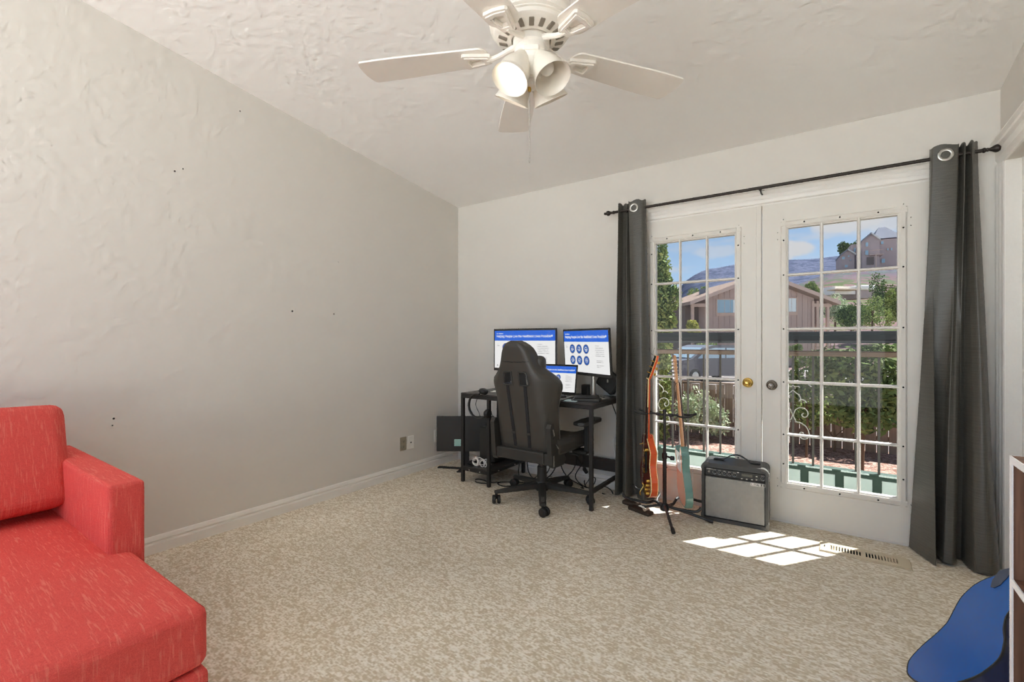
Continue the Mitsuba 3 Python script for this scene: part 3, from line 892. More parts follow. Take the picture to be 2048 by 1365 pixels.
def slide(p, n, uv):
    u, v = uv.x, uv.y
    col = mix((.80, .80, .79), (.80, .80, .79), 0 * u)
    col = dr.select(v > .735, mi.Color3f(.012, .115, .62), col)
    line = mi.Bool(False)
    for (lv, a, b) in ((.64, .72, .80), (.59, .72, .88), (.545, .72, .90), (.50, .72, .89), (.455, .72, .90), (.41, .72, .905), (.30, .74, .87), (.265, .74, .88), (.19, .74, .89), (.155, .74, .83), (.64, .045, .07), (.60, .045, .085)):
        line |= (dr.abs(v - lv) < .008) & (u > a) & (u < b) & (noise(u * 160, lv * 50) > .33)
    col = dr.select(line, mi.Color3f(.42, .42, .42), col)
    for cu in (.20, .36, .52):
        for cv in (.56, .285):
            r = dr.sqrt(dr.square(u - cu) + dr.square((v - cv) * .5625))
            col = dr.select(r < .066, mi.Color3f(.55, .42, .30), col)
            col = dr.select(r < .060, mi.Color3f(.012, .085, .36), col)
            for dv in (-.045, -.015, .015, .045):
                w = .034 if abs(dv) < .03 else .024
                col = dr.select((dr.abs(v - cv - dv) < .009) & (dr.abs(u - cu) < w) & (noise(u * 150, cv * 40 + dv * 300) > .3), mi.Color3f(.8, .8, .8), col)
    return col * SL


def screen_mesh(w, h):
    v = [(-w / 2, -h / 2, 0), (w / 2, -h / 2, 0), (w / 2, h / 2, 0), (-w / 2, h / 2, 0)]
    return trimesh.Trimesh(v, [(0, 1, 2), (0, 2, 3)], process=False), np.array([(0, 0), (1, 0), (1, 1), (0, 1.0)])


mat('m_screen', principled([.02, .02, .02], .25))
slide_tex = proc(slide)


def fit_text(s, x0, x1, cap, y, bold=False):
    t = meshkit.text_mesh(s, cap, .0003, bold)
    b = t.bounds
    t.apply_scale(((x1 - x0) / (b[1][0] - b[0][0]), 1, 1))
    t.apply_translation((x0 - t.bounds[0][0], y, .0005))
    return t


def show(parent, M, w, h):
    sm, uv = screen_mesh(w, h)
    sk = part(parent, 'screen', xf(sm, M), 'm_screen', False, uv=uv, label='lit screen showing a blue and white slide',
              emitter={'type': 'area', 'radiance': slide_tex})
    tx = cat(fit_text('Helping People Live the Healthiest Lives Possible\u00ae', -w / 2 + .035 * w, -w / 2 + .962 * w, .062 * h, h / 2 - .178 * h, True),
             fit_text('Our Mission', -w / 2 + .035 * w, -w / 2 + .15 * w, .026 * h, h / 2 - .088 * h, True))
    part(sk, 'headline', xf(tx, M), 'm_screen', False, label='white headline lettering', emitter={'type': 'area', 'radiance': RGB([.85 * SL] * 3), 'sampling_weight': .02})
    lg = fit_text('A', -w / 2 + .036 * w, -w / 2 + .064 * w, .05 * h, -h / 2 + .05 * h)
    part(sk, 'logo_mark', xf(lg, M), 'm_black_plastic', False)


def monitor(label, M, w, h, stand, depth=.035, lit=True, name='monitor', bz=(.008, .016, .022), group=None):
    """M: centre of the front face, x right, y up, z towards the viewer; bz: side, top, bottom bezels"""
    t = thing(name, label, 'monitor', group)
    W, Hh = w + 2 * bz[0], h + bz[1] + bz[2]
    yc = (bz[1] - bz[2]) / 2
    body = cat(box(-W / 2, W / 2, -h / 2 - bz[2], h / 2 + bz[1], -.018, -.0015, .002), rbox(-W * .36, W * .36, -h * .32, h * .30, -depth - .01, -.012, .012))
    part(t, 'housing', xf(body, M), 'm_black_plastic', 30)
    bez = sg.box(-W / 2, -h / 2 - bz[2], W / 2, h / 2 + bz[1]).difference(sg.box(-w / 2, -h / 2, w / 2, h / 2))
    part(t, 'bezel', xf(extr(bez, .0025, -.0015), M), 'm_dark_plastic', False)
    if lit:
        show(t, M @ np.array([[1, 0, 0, 0], [0, 1, 0, 0], [0, 0, 1, -.0002], [0, 0, 0, 1.0]]), w, h)
    else:
        part(t, 'screen', xf(box(-w / 2, w / 2, -h / 2, h / 2, -.0015, -.0004), M), 'm_dark_plastic', False)
    return t


def fm(o, x, y=(0, 0, 1)):
    return frame_m(o, x, y)


# left monitor, parallel to the wall
m1 = monitor('left large lit monitor on the desk, behind the headrest of the gaming chair', fm((-2.135, 3.20, 1.087), (1, 0, 0)), .60, .318, None, group='lit monitors on the desk')
part(m1, 'stand_post', cat(box(-2.16, -2.11, 3.235, 3.252, KZ + .008, 1.05, .004)), 'm_silver', False)
part(m1, 'stand_base', box(-2.26, -2.01, 3.13, 3.31, KZ, KZ + .009, .003), 'm_silver', False)
# right monitor, turned to the chair, leaning a little forward
xr = np.array([.871, -.491, 0])
zf = np.cross(xr, (0, 0, 1))
lean = math.radians(3.5)
up = np.array([0, 0, 1.0]) * math.cos(lean) + zf * math.sin(lean)
c2 = np.array([-1.567, 3.184, 1.079])
m2 = monitor('right large lit monitor on the desk, beside the left curtain', fm(c2, xr, up), .585, .318, None, bz=(.006, .014, .022), group='lit monitors on the desk')
pb = c2 - zf * .075
part(m2, 'stand_post', cat(cyl((pb[0], pb[1], KZ + .01), (pb[0], pb[1], 1.06), .019, 20), xf(box(-.05, .05, -.05, .05, -.07, -.04, .004), fm(c2, xr, up))), 'm_silver', 30)
part(m2, 'stand_base', mv(lathe([(0, .010), (.085, .010), (.10, .007), (.105, 0), (0, 0)], 40), x=pb[0] + .03, y=pb[1] - .02, z=KZ), 'm_silver')
# laptop
LX, LY = -1.785, 3.135
lp = thing('laptop', 'open silver laptop with a lit screen on the desk, right of the chair', 'laptop', None)
part(lp, 'keyboard_deck', box(LX - .165, LX + .165, LY - .235, LY, KZ + .002, KZ + .016, .004), 'm_silver', False)
keys = []
for r in range(6):
    for c_ in range(15):
        keys.append(box(LX - .145 + c_ * .0195, LX - .145 + c_ * .0195 + .0165, LY - .04 - r * .0185 - .0155, LY - .04 - r * .0185, KZ + .0155, KZ + .0175))
part(lp, 'keys', cat(keys), 'm_black_plastic', False)
labels[lp + '__keys'] = {'label': 'black keys', 'kind': 'stuff'}
part(lp, 'touchpad', box(LX - .05, LX + .05, LY - .225, LY - .16, KZ + .0155, KZ + .0168, .0005), 'm_grey_plastic', False)
lm = fm((LX, LY + .012, KZ + .135), (1, 0, 0), (0, .17, 1))
lid = part(lp, 'lid', xf(box(-.165, .165, -.118, .112, -.008, -.0012, .002), lm), 'm_grey_plastic', False)
part(lid, 'bezel', xf(extr(sg.box(-.165, -.118, .165, .112).difference(sg.box(-.156, -.098, .156, .100)), .002, -.0012), lm), 'm_black_plastic', False)
show(lp, lm, .312, .197)

# black monitor standing on the floor in the corner
cr, sr = math.cos(YAW), math.sin(YAW)
fl = np.array([-2.985, 3.055, .322])
mw, mh = .508, .292
fc = fl + np.array([cr, sr, 0]) * (mw / 2 + .006)
m3_ = monitor('black switched-off monitor standing on the carpet in the corner, a note stuck on it', fm(fc, (cr, sr, 0)), mw, mh, None, lit=False, bz=(.007, .007, .018))
bk = np.array([sr * -1, cr, 0])
pf = fc + bk * .05
part(m3_, 'stand_post', xf(box(-.028, .028, -.315, -.08, -.075, -.05, .004), fm(fc, (cr, sr, 0))), 'm_black_plastic', False)
part(m3_, 'stand_base', mv(cat(mv(box(-.24, .24, -.022, .022, 0, .011, .004), rz=.05), mv(box(-.02, .02, -.12, .05, 0, .01, .003))), x=pf[0] + .02, y=pf[1] - .06, rz=YAW - .25), 'm_black_plastic', False)
nt = one('sticky_note', xf(box(-.034, .034, -.032, .032, .0006, .0011), fm(fl + np.array([cr, sr, 0]) * .192 + np.array([0, 0, -.086]), (cr, sr, 0), (.08, 0, 1))), mat('m_mint', diffuse(srgb(176, 214, 204))),
         'mint green sticky note on the black monitor in the corner', 'sticky note', False)

# computer tower on the low shelf
pc_ = thing('computer_tower', 'small black computer tower on the low shelf of the desk', 'computer')
part(pc_, 'case', box(-2.520, -2.362, 3.10, 3.385, .136, .424, .004), 'm_black_plastic', False)
part(pc_, 'front_panel', box(-2.516, -2.366, 3.092, 3.101, .140, .420, .003), 'm_dark_plastic', False)
for (x, y) in ((-2.5, 3.12), (-2.38, 3.12), (-2.5, 3.36), (-2.38, 3.36)):
    part(pc_, 'foot', cyl((x, y, .132), (x, y, .1365), .008, 10), 'm_black_plastic')


def cable(name, label, pts, r, m='m_black_plastic', n=50, group='black cables under the desk', cat_='cable', seg=6):
    return one(name, tube(spline(pts, n), r, seg), m, label, cat_, True, group)


# white power cord bundled on the shelf
rng = np.random.default_rng(5)
pts = []
for i in range(140):
    a = i * .42
    pts.append((-2.395 + .062 * math.cos(a * .071) + .026 * math.cos(a) * (1 + .2 * math.sin(i)), 2.965 + .018 * math.sin(a * .31), .166 + .028 * math.sin(a) + .004 * math.sin(i * .7)))
one('coiled_cord', tube(np.array(pts), .0042, 6), 'm_white_plastic', 'white power cord coiled in a bundle on the low shelf of the desk', 'cord', True)
ad = thing('power_adapter', 'small clear and silver charger plug on the low desk shelf before the black monitor', 'adapter')
part(ad, 'body', box(-2.505, -2.465, 3.02, 3.06, .1325, .165, .004), 'm_grey_plastic', False)
part(ad, 'plug', cat(box(-2.498, -2.472, 3.03, 3.05, .165, .185, .003), box(-2.494, -2.492, 3.036, 3.044, .185, .2), box(-2.478, -2.476, 3.036, 3.044, .185, .2)), 'm_silver', False)
one('power_brick', box(-2.53, -2.47, 2.945, 3.005, .1325, .160, .006), 'm_black_plastic', 'flat black power brick on the low shelf of the desk beside the white cord', 'adapter', False)

# headset hanging over the front edge of the desk
hs = thing('headset', 'black headset with a curved band hanging over the left front edge of the desk', 'headset')
hy = KY0 - .018
arc = spline([(-2.345, hy, .735), (-2.40, hy - .012, .725), (-2.437, hy - .015, .665), (-2.432, hy - .012, .60), (-2.39, hy - .005, .553), (-2.335, hy, .545), (-2.295, hy + .01, .562)], 36)
band = []
for s_ in (-1, 1):
    band.append(arc + np.array([0, s_ * .006, 0]))
part(hs, 'headband', cat(tube(arc, .006, 8), tube(band[0], .006, 8), tube(band[1], .006, 8)), 'm_dark_plastic')
ec = lathe([(0, .022), (.022, .022), (.034, .016), (.038, .006), (.036, -.006), (.026, -.016), (0, -.018)], 28)
part(hs, 'ear_cup', xf(ec, frame_m((-2.325, KY0 + .012, KZ + .022), (0, 1, 0), (-1, 0, .25))), 'm_black_plastic', 40)
part(hs, 'ear_cup', xf(ec, frame_m((-2.268, hy + .014, .585), (0, 0, 1), (.25, 1, 0)) @ np.diag([.95, .95, .95, 1])), 'm_black_plastic', 40)
part(hs, 'cord', tube(spline([(-2.31, hy, .735), (-2.355, hy - .008, .70), (-2.375, hy - .006, .65), (-2.345, hy - .005, .59), (-2.33, hy - .004, .55)], 24), .0022, 6), 'm_black_plastic')
part(hs, 'cord', tube(spline([(-2.245, hy + .02, .60), (-2.225, hy + .03, .55), (-2.235, hy + .06, .47), (-2.25, hy + .12, .40), (-2.30, hy + .16, .30), (-2.33, hy + .18, .20), (-2.37, hy + .13, .137)], 40), .0022, 6), 'm_black_plastic')

# papers and small things on the desk
one('paper_sheet', mv(box(-.105, .105, -.14, .14, 0, .003), x=-2.33, y=3.24, z=KZ + .0002, rz=.35), mat('m_paper', diffuse(srgb(236, 234, 228))), 'white papers lying on the left end of the desk', 'paper', False)
one('notepad', mv(box(-.045, .045, -.055, .055, 0, .004), x=-1.565, y=2.965, z=KZ + .0002, rz=.2), mat('m_note_blue', diffuse(srgb(186, 206, 210))), 'pale blue note paper near the right front corner of the desk', 'paper', False)
tb = thing('tablet', 'black tablet in a folded case on the desk before the right monitor stand', 'tablet')
part(tb, 'case', mv(cat(box(-.10, .10, -.075, .075, 0, .012, .004), mv(box(-.09, .09, -.07, .07, 0, .01, .003), z=.012, rz=.12, rx=.05)), x=-1.49, y=3.05, z=KZ, rz=.3), 'm_dark_plastic', False)
part(tb, 'glass', mv(box(-.085, .085, -.062, .062, 0, .0012), x=-1.49, y=3.05, z=KZ + .0265, rz=.42, rx=.05), 'm_black_plastic', False)
ms = soft(rbox(-.032, .032, -.055, .055, 0, .036, .017), .01, 4)
mm = thing('computer_mouse', 'black computer mouse on the desk beside the laptop, right of the chair back', 'mouse')
part(mm, 'body', mv(ms, x=-1.665, y=2.955, z=KZ, rz=-.3), 'm_black_plastic', 50)
part(mm, 'wheel', mv(mv(cyl((-.003, 0, 0), (.003, 0, 0), .009, 14), y=.03, z=.030), x=-1.665, y=2.955, z=KZ, rz=-.3), 'm_grey_plastic')
spk = thing('desk_speaker', 'small black cube speaker on the desk behind the laptop', 'speaker')
part(spk, 'cabinet', box(-1.66, -1.605, 3.30, 3.355, KZ, KZ + .085, .005), 'm_dark_plastic', False)
part(spk, 'grille', box(-1.655, -1.61, 3.297, 3.301, KZ + .01, KZ + .075, .001), 'm_black_plastic', False)
bxs = thing('device_box', 'black angular box leaning behind the right monitor stand by the curtain', 'box')
part(bxs, 'case', mv(mv(box(-.085, .085, -.03, .03, -.075, .075, .012), ry=.6), x=-1.452, y=3.365, z=KZ + .116, rz=-.1), 'm_dark_plastic', False)
part(bxs, 'latch', mv(box(-.006, .006, -.004, .004, -.012, .012, .002), x=-1.45, y=3.331, z=KZ + .12), 'm_silver', False)
cable('desk_cable', 'thin black cable looping on the desk beside the right monitor post', [(-1.50, 3.29, .98), (-1.54, 3.30, .93), (-1.56, 3.31, .86), (-1.55, 3.30, .79), (-1.52, 3.27, KZ + .006), (-1.58, 3.22, KZ + .005), (-1.63, 3.20, KZ + .005)], .0028, group=None)
cable('desk_cable', 'thick black cable looped on the desk top behind the tablet', [(-1.42, 3.19, KZ + .006), (-1.45, 3.235, KZ + .006), (-1.52, 3.22, KZ + .006), (-1.57, 3.17, KZ + .006), (-1.62, 3.11, KZ + .006), (-1.64, 3.05, KZ + .006)], .0055, group=None)
cable('hanging_cable', 'thin black cable hanging below the desk on the right of the chair', [(-1.62, 3.40, .72), (-1.618, 3.38, .60), (-1.60, 3.365, .50), (-1.605, 3.36, .42), (-1.62, 3.37, .30), (-1.61, 3.37, .12), (-1.66, 3.36, .01)], .003, group=None)
cable('white_cable', 'white cable running down the wall behind the right end of the desk', [(-1.44, 3.425, .40), (-1.438, 3.42, .33), (-1.41, 3.418, .22), (-1.36, 3.405, .10), (-1.33, 3.36, .008), (-1.36, 3.33, .006)], .004, 'm_white_plastic', group=None)
BL = 'thin black cable in the tangle on the carpet under the desk'
for (pts) in ([(-2.20, 3.34, .24), (-2.24, 3.30, .12), (-2.21, 3.24, .03), (-2.12, 3.20, .006), (-2.03, 3.25, .05), (-2.01, 3.32, .16), (-2.05, 3.36, .22)],
              [(-2.17, 3.36, .26), (-2.19, 3.34, .14), (-2.13, 3.30, .02), (-2.02, 3.28, .006), (-1.92, 3.30, .08), (-1.90, 3.34, .17), (-1.96, 3.37, .21)],
              [(-1.99, 3.37, .26), (-1.96, 3.35, .16), (-1.99, 3.30, .05), (-2.09, 3.25, .007), (-2.2, 3.2, .006)],
              [(-1.90, 3.37, .24), (-1.86, 3.35, .12), (-1.78, 3.33, .05), (-1.71, 3.34, .02), (-1.64, 3.30, .006)],
              [(-1.75, 3.38, .25), (-1.76, 3.36, .12), (-1.82, 3.33, .05), (-1.88, 3.29, .007), (-1.80, 3.22, .006)],
              [(-1.72, 3.38, .26), (-1.70, 3.37, .15), (-1.735, 3.35, .07), (-1.66, 3.34, .01), (-1.57, 3.32, .006)],
              [(-1.66, 3.36, .05), (-1.61, 3.33, .006), (-1.565, 3.345, .05), (-1.57, 3.36, .085), (-1.60, 3.36, .07), (-1.60, 3.33, .006), (-1.66, 3.30, .006)],
              [(-1.58, 3.30, .006), (-1.52, 3.32, .03), (-1.46, 3.34, .035), (-1.41, 3.33, .006), (-1.47, 3.27, .006)],
              [(-2.47, 2.98, .006), (-2.38, 3.0, .008), (-2.33, 2.97, .006), (-2.37, 2.94, .006), (-2.44, 2.95, .006)],
              [(-2.36, 2.99, .006), (-2.25, 3.06, .007), (-2.17, 3.10, .006), (-2.13, 3.04, .007), (-2.19, 2.98, .006), (-2.26, 3.01, .007), (-2.16, 3.12, .007), (-2.03, 3.18, .006)]):
    cable('power_cable', BL, pts, .0042)
for (a, b) in (((-1.735, 3.36, .235), (-1.655, 3.335, .155)),):
    u_ = thing('plug_cable', 'black cord with a heavy plug hanging under the desk right of the chair stem', 'cable')
    part(u_, 'cord', tube(spline([(-1.80, 3.38, .29), (-1.76, 3.37, .255), a, b], 16), .0045, 8), 'm_black_plastic')
    d_ = np.array(b) - np.array(a)
    d_ /= np.linalg.norm(d_)
    part(u_, 'plug', xf(rbox(-.012, .012, -.012, .012, 0, .05, .005), frame_m(b, np.cross(d_, (0, 0, 1)), np.cross(d_, np.cross(d_, (0, 0, 1))))), 'm_black_plastic', 30)
ps = thing('power_strip', 'white power strip lying under the desk behind the chair', 'power strip')
part(ps, 'body', mv(box(-.13, .13, -.025, .025, 0, .035, .005), x=-1.93, y=3.33, z=.0, rz=-.05), 'm_white_plastic', False)
for i in range(4):
    part(ps, 'socket', mv(box(-.10 + i * .055, -.065 + i * .055, -.016, .016, .035, .0362), x=-1.93, y=3.33, z=.0, rz=-.05), 'm_taupe_plate', False)

# ------------------------------------------------------------------ gaming chair
ch = thing('gaming_chair', 'black leather gaming chair on castors pulled up to the desk', 'chair')
CM = np.eye(4)
CYAW = math.radians(0)
CM[:3, :3] = [[math.cos(CYAW), -math.sin(CYAW), 0], [math.sin(CYAW), math.cos(CYAW), 0], [0, 0, 1]]
CM[:3, 3] = (-1.79, 2.925, 0)
cp = lambda name, m, mt, sm=35, **k: part(ch, name, xf(m, CM), mt, sm, **k)
zs_ = [.385, .40, .43, .48, .55, .62, .70, .77, .83, .87, .90, .93, .96, .99, 1.02, 1.05, 1.08, 1.11, 1.135, 1.152, 1.162]
bw = PchipInterpolator([.38, .42, .55, .70, .80, .88, .93, .98, 1.03, 1.08, 1.12, 1.145, 1.165], [.18, .20, .200, .188, .180, .180, .168, .140, .120, .106, .086, .062, .025])
ow = PchipInterpolator([.38, .42, .55, .70, .80, .86, .90, .94, .98, 1.03, 1.08, 1.12, 1.145, 1.165], [.20, .228, .232, .236, .256, .272, .260, .212, .160, .134, .120, .098, .07, .03])
fo = PchipInterpolator([.38, .5, .7, .85, .93, 1.0, 1.1, 1.165], [.05, .085, .10, .125, .11, .085, .07, .03])
rings = []
for z in zs_:
    b, o, f_ = float(bw(z)), float(ow(z)), float(fo(z))
    yc = -.195 - .19 * (z - .40)
    sc_ = min(1.0, (z - .375) / .03 + .35, (1.168 - z) / .03 + .25)
    half_ = [(0, -.052 * sc_), (.45 * b, -.051 * sc_), (.80 * b, -.047 * sc_), (b, -.032 * sc_), (b + .45 * (o - b), -.004), (o - .004, f_ * .45), (o, f_ * .8), (o - .018, f_), (o - .05 * min(1, o / .2), f_ * .92), (.72 * b, .045 * sc_), (.35 * b, .036 * sc_)]
    loop = [(x, y) for x, y in half_] + [(0, .034 * sc_)] + [(-x, y) for x, y in half_[::-1][:-1]]
    lp_ = np.array(loop + [loop[0]])
    d_ = np.r_[0, np.cumsum(np.linalg.norm(np.diff(lp_, axis=0), axis=1))]
    cs = CubicSpline(d_, lp_, bc_type='periodic')(np.linspace(0, d_[-1], 65)[:-1])
    rings.append(np.column_stack([cs[:, 0], cs[:, 1] + yc, np.full(64, z)]))
back = manif(loft(rings))
for s_ in (-1, 1):
    q = [(.030, .952), (.088, .948), (.104, .872), (.096, .862), (.032, .862)]
    q = [(s_ * x, z) for x, z in q]
    pr = extr(sg.Polygon(q).buffer(.004), .5)
    pr = xf(pr, frame_m((0, .1, 0), (1, 0, 0), (0, 0, 1)))
    back = back - manif(pr)
bm_ = unman(back.refine_to_length(.03))
bm_.merge_vertices()
cp('backrest', bm_, 'm_leather', 45)
# piping, straps and slot frames lie on the back
yb = lambda z, d=.053: -.195 - .19 * (z - .40) - d
for s_ in (-1, 1):
    q = [(.030, .952), (.088, .948), (.104, .872), (.096, .862), (.032, .862)]
    ring = [(s_ * x, yb(z, .052), z) for x, z in q]
    ring = np.array(ring)
    dense = np.vstack([np.linspace(ring[i], ring[(i + 1) % 5], 6)[:-1] for i in range(5)])
    cp('slot_frame', tube(dense, .0065, 8, closed=True), 'm_dark_plastic')
    zz = np.linspace(.865, .43, 24)
    xx = np.interp(zz, [.43, .865], [.058, .072]) * s_
    st = cat([loft([[(x - .011, yb(z, .0525), z), (x + .011, yb(z, .0525), z), (x + .011, yb(z, .056), z), (x - .011, yb(z, .056), z)] for x, z in zip(xx, zz)])])
    sk = cp('strap', st, 'm_black_fabric', 30)
    zb = .525
    xb = float(np.interp(zb, [.43, .865], [.058, .072])) * s_
    part(sk, 'buckle', xf(box(xb - .016, xb + .016, yb(zb, .060), yb(zb, .054), zb - .008, zb + .008, .002), CM), 'm_dark_plastic', False)
pz = 1.018
cp('seam', tube([(x, yb(pz, .0525 - .02 * (abs(x) / .125) ** 4) , pz - .012 * math.cos(x * 9) + .012) for x in np.linspace(-.112, .112, 25)], .0035, 6), 'm_black_plastic')
for s_ in (-1, 1):
    e = [(s_ * (float(ow(z)) + .001), -.195 - .19 * (z - .40) + float(fo(z)) * .8, z) for z in np.linspace(.45, 1.06, 26)]
    cp('piping', tube(e, .0032, 6), 'm_grey_plastic')
pil = soft(rbox(-.165, .165, 0, .09, .94, 1.06, .04), .03, 6)
cp('neck_pillow', mv(pil, y=-.275), 'm_leather', 45)
lum = soft(rbox(-.17, .17, 0, .10, .60, .80, .045), .04, 6)
cp('lumbar_pillow', mv(lum, y=-.215), 'm_leather', 45)
# seat with side bolsters
seat_ = soft(rbox(-.255, .255, -.21, .285, .375, .465, .035), .035, 5)
v = seat_.vertices
bol = np.clip((np.abs(v[:, 0]) - .14) / .08, 0, 1)
v[:, 2] += np.where(v[:, 2] > .42, .03 * bol * np.clip((.27 - np.abs(v[:, 0])) / .03, 0, 1), 0)
seat_.vertices = v
cp('seat', seat_, 'm_leather', 45)
# steel cover across the back of the hinge, and the two hinge covers
cp('back_cover', cat(rbox(-.185, .185, -.285, -.21, .335, .415, .012), rbox(-.215, -.18, -.275, -.2, .33, .41, .01), rbox(.18, .215, -.275, -.2, .33, .41, .01)), 'm_dark_plastic', 30)
hg = [(-.285, .42), (-.300, .585), (-.285, .612), (-.258, .612), (-.205, .47), (-.12, .40), (-.085, .345), (-.12, .315), (-.25, .315), (-.275, .34)]
for s_ in (-1, 1):
    hp = extr(sg.Polygon(hg).buffer(-.006).buffer(.006), .034)
    hp = xf(hp, frame_m((.214 if s_ > 0 else -.248, 0, 0), (0, 1, 0), (0, 0, 1)))
    hk_ = cp('hinge_cover', hp, 'm_dark_plastic', 25)
    for q in ([(-.272, .575), (-.258, .575), (-.240, .53), (-.256, .53)], [(-.232, .475), (-.205, .455), (-.178, .425), (-.206, .44)], [(-.262, .40), (-.247, .40), (-.247, .325), (-.262, .325)]):
        gp = xf(extr(q, .0012), frame_m((.248 if s_ > 0 else -.2492, 0, 0), (0, 1, 0), (0, 0, 1)))
        part(hk_, 'inlay', xf(gp, CM), 'm_silver', False)
    part(hk_, 'bolt', xf(cyl((s_ * .2475, -.262, .515), (s_ * .250, -.262, .515), .006, 10), CM), 'm_black_plastic')
for s_ in (-1, 1):
    cp('armrest_post', cat(box(s_ * .30 - .018, s_ * .30 + .018, .115, .175, .36, .56, .006), box(min(s_ * .20, s_ * .31), max(s_ * .20, s_ * .31), .09, .20, .345, .368, .004)), 'm_black_plastic', 30)
    pad = [(-.14, -.035), (-.155, 0), (-.14, .035), (0, .046), (.12, .040), (.15, .018), (.15, -.018), (.12, -.040), (0, -.046)]
    pd = extr(sg.Polygon(pad).buffer(.012), .026)
    pd = soft(pd, .02, 3)
    cp('armrest', mv(pd, x=s_ * .29, y=.17, z=.56, rz=PI / 2), 'm_dark_plastic', 40)
cp('lever', tube([(.05, 0, .362), (.25, .02, .358), (.29, .02, .352)], .006, 8), 'm_black_plastic')
cp('mechanism', box(-.09, .09, -.13, .13, .335, .375, .01), 'm_black_plastic', False)
cp('gas_lift', cat(lathe([(0, .345), (.026, .345), (.026, .24), (.0265, .24), (.034, .238), (.036, .12), (.036, .10), (0, .10)], 28)), 'm_dark_plastic')
cp('hub', lathe([(0, .135), (.043, .135), (.048, .125), (.05, .075), (.045, .066), (0, .066)], 28), 'm_dark_plastic')
for i in range(5):
    a = math.radians(-57.5 + 72 * i)
    rr = np.linspace(.03, .355, 9)
    rg_ = []
    for r in rr:
        t = (r - .03) / .325
        w_, zt, zb_ = .030 - .008 * t, .130 - .042 * t ** 1.1, .080 - .012 * t
        rg_.append([(r, -w_, zb_ + .004), (r, -w_, zt - .012), (r, -w_ + .012, zt), (r, w_ - .012, zt), (r, w_, zt - .012), (r, w_, zb_ + .004), (r, w_ - .008, zb_), (r, -w_ + .008, zb_)])
    lg_ = loft(rg_)
    lk = cp('base_leg', mv(lg_, rz=a), 'm_dark_plastic', 30)
    for j in range(6):
        nb = mv(box(-.0035, .0035, -.012, .012, 0, .0022, .0008), x=.27 + j * .0125, z=.0985 - j * .0016, ry=.13)
        part(lk, 'tread_rib', xf(mv(nb, rz=a), CM), 'm_grey_plastic', False)
    ca = a + [.9, .35, -.6, .5, 1.4][i]
    px_, py_ = .345 * math.cos(a), .345 * math.sin(a)
    wheel = lathe([(.0, -.0115), (.024, -.0115), (.0295, -.008), (.0305, 0), (.0295, .008), (.024, .0115), (0, .0115)], 26)
    hood = cat(cyl((0, 0, .045), (0, 0, .078), .0095, 12), box(-.006, .006, -.012, .012, .028, .06, .003))
    ck = cp('caster', mv(hood, x=px_, y=py_), 'm_black_plastic', 30)
    for s_ in (-1, 1):
        w_ = mv(mv(wheel, rx=PI / 2, y=s_ * .0175), z=.0305)
        w_ = mv(mv(w_, x=.012), rz=ca, x=px_, y=py_)
        part(ck, 'wheel', xf(w_, CM), 'm_black_plastic', 40)
# ------------------------------------------------------------------ amplifier
am = thing('guitar_amplifier', 'small grey combo guitar amplifier on the carpet before the gap of the double doors', 'amplifier')
AX0 = np.array([-.735, 3.188, 0])
AW, AH, AD = .384, .374, .205
ax = np.array([.382, .026, 0])
ax /= np.linalg.norm(ax)
AM = frame_m(AX0, ax, (0, 0, 1))           # x along the front, y up, z towards the room
ap = lambda n, m, mt, sm=30, **k: part(am, n, xf(m, AM), mt, sm, **k)
mat('m_amp_vinyl', bumped({'type': 'principled', 'base_color': RGB(srgb(62, 61, 58)), 'roughness': .38, 'specular': .6}, lambda p, n, uv: noise(p.x * 700, p.y * 700, p.z * 700), .0012))


def grille_c(p, n, uv):
    a = dr.sin((p.x + p.z) * 900.0) * .5 + .5
    b = dr.sin((p.x - p.z * .55) * 1300.0) * .5 + .5
    r = cell_rand(dr.floor((p.x + p.z) * 143.2), dr.floor((p.x - p.z * .55) * 207))
    return mix(srgb(112, 110, 104), srgb(236, 232, 224), .45 * a * b + .35 * a * r)


mat('m_amp_grille', principled(proc(grille_c), .6))
op = sg.box(.012, .006, AW - .012, AH - .018).buffer(.012, 6)
op = sg.box(.035, .02, AW - .035, AH - .035).buffer(.034, 8).union(sg.box(.004, .004, AW - .004, .08))
body = extr(op.difference(sg.box(.018, .022, AW - .018, AH - .030)), AD, -AD)
ap('cabinet', cat(body, box(.01, AW - .01, .01, AH - .012, -AD, -AD + .012)), 'm_amp_vinyl', 30)
ap('baffle', box(.014, AW - .014, .018, AH - .026, -.03, -.016), 'm_black_plastic', False)
ap('grille_cloth', box(.022, AW - .022, .026, .284, -.014, -.006, .003), 'm_amp_grille', False)
pnl = box(.022, AW - .022, .292, AH - .034, -.016, -.008, .002)
ap('control_panel', pnl, 'm_dark_plastic', False)
ap('panel_trim', cat(box(.018, AW - .018, .284, .292, -.014, -.004, .002)), 'm_black_plastic', False)
kn = lathe([(0, .014), (.0065, .0135), (.0075, .011), (.0085, .002), (.0095, 0), (0, 0)], 20)
for i, (x, y) in enumerate([(.078, .315), (.107, .3145), (.136, .314), (.165, .3135), (.194, .313), (.352, .313)]):
    kk = ap('knob', mv(kn, x=x, y=y, z=-.008), 'm_black_plastic', 40)
    part(kk, 'dial_ring', xf(mv(lathe([(.0098, 0), (.0115, .0004), (.0118, 0)], 20), x=x, y=y, z=-.0078), AM), 'm_silver', False)
    part(kk, 'pointer', xf(mv(box(-.0006, .0006, .002, .007, .0135, .0146), x=x, y=y, z=-.008), AM), 'm_white_plastic', False)
ap('input_jack', mv(lathe([(.003, .003), (.006, .003), (.007, .0), (.003, 0)], 18), x=.045, y=.316, z=-.008), 'm_chrome')
mat('m_lcd', principled(srgb(96, 94, 84), .3))
ap('display', box(.235, .295, .312, .328, -.0085, -.0070), 'm_lcd', False)
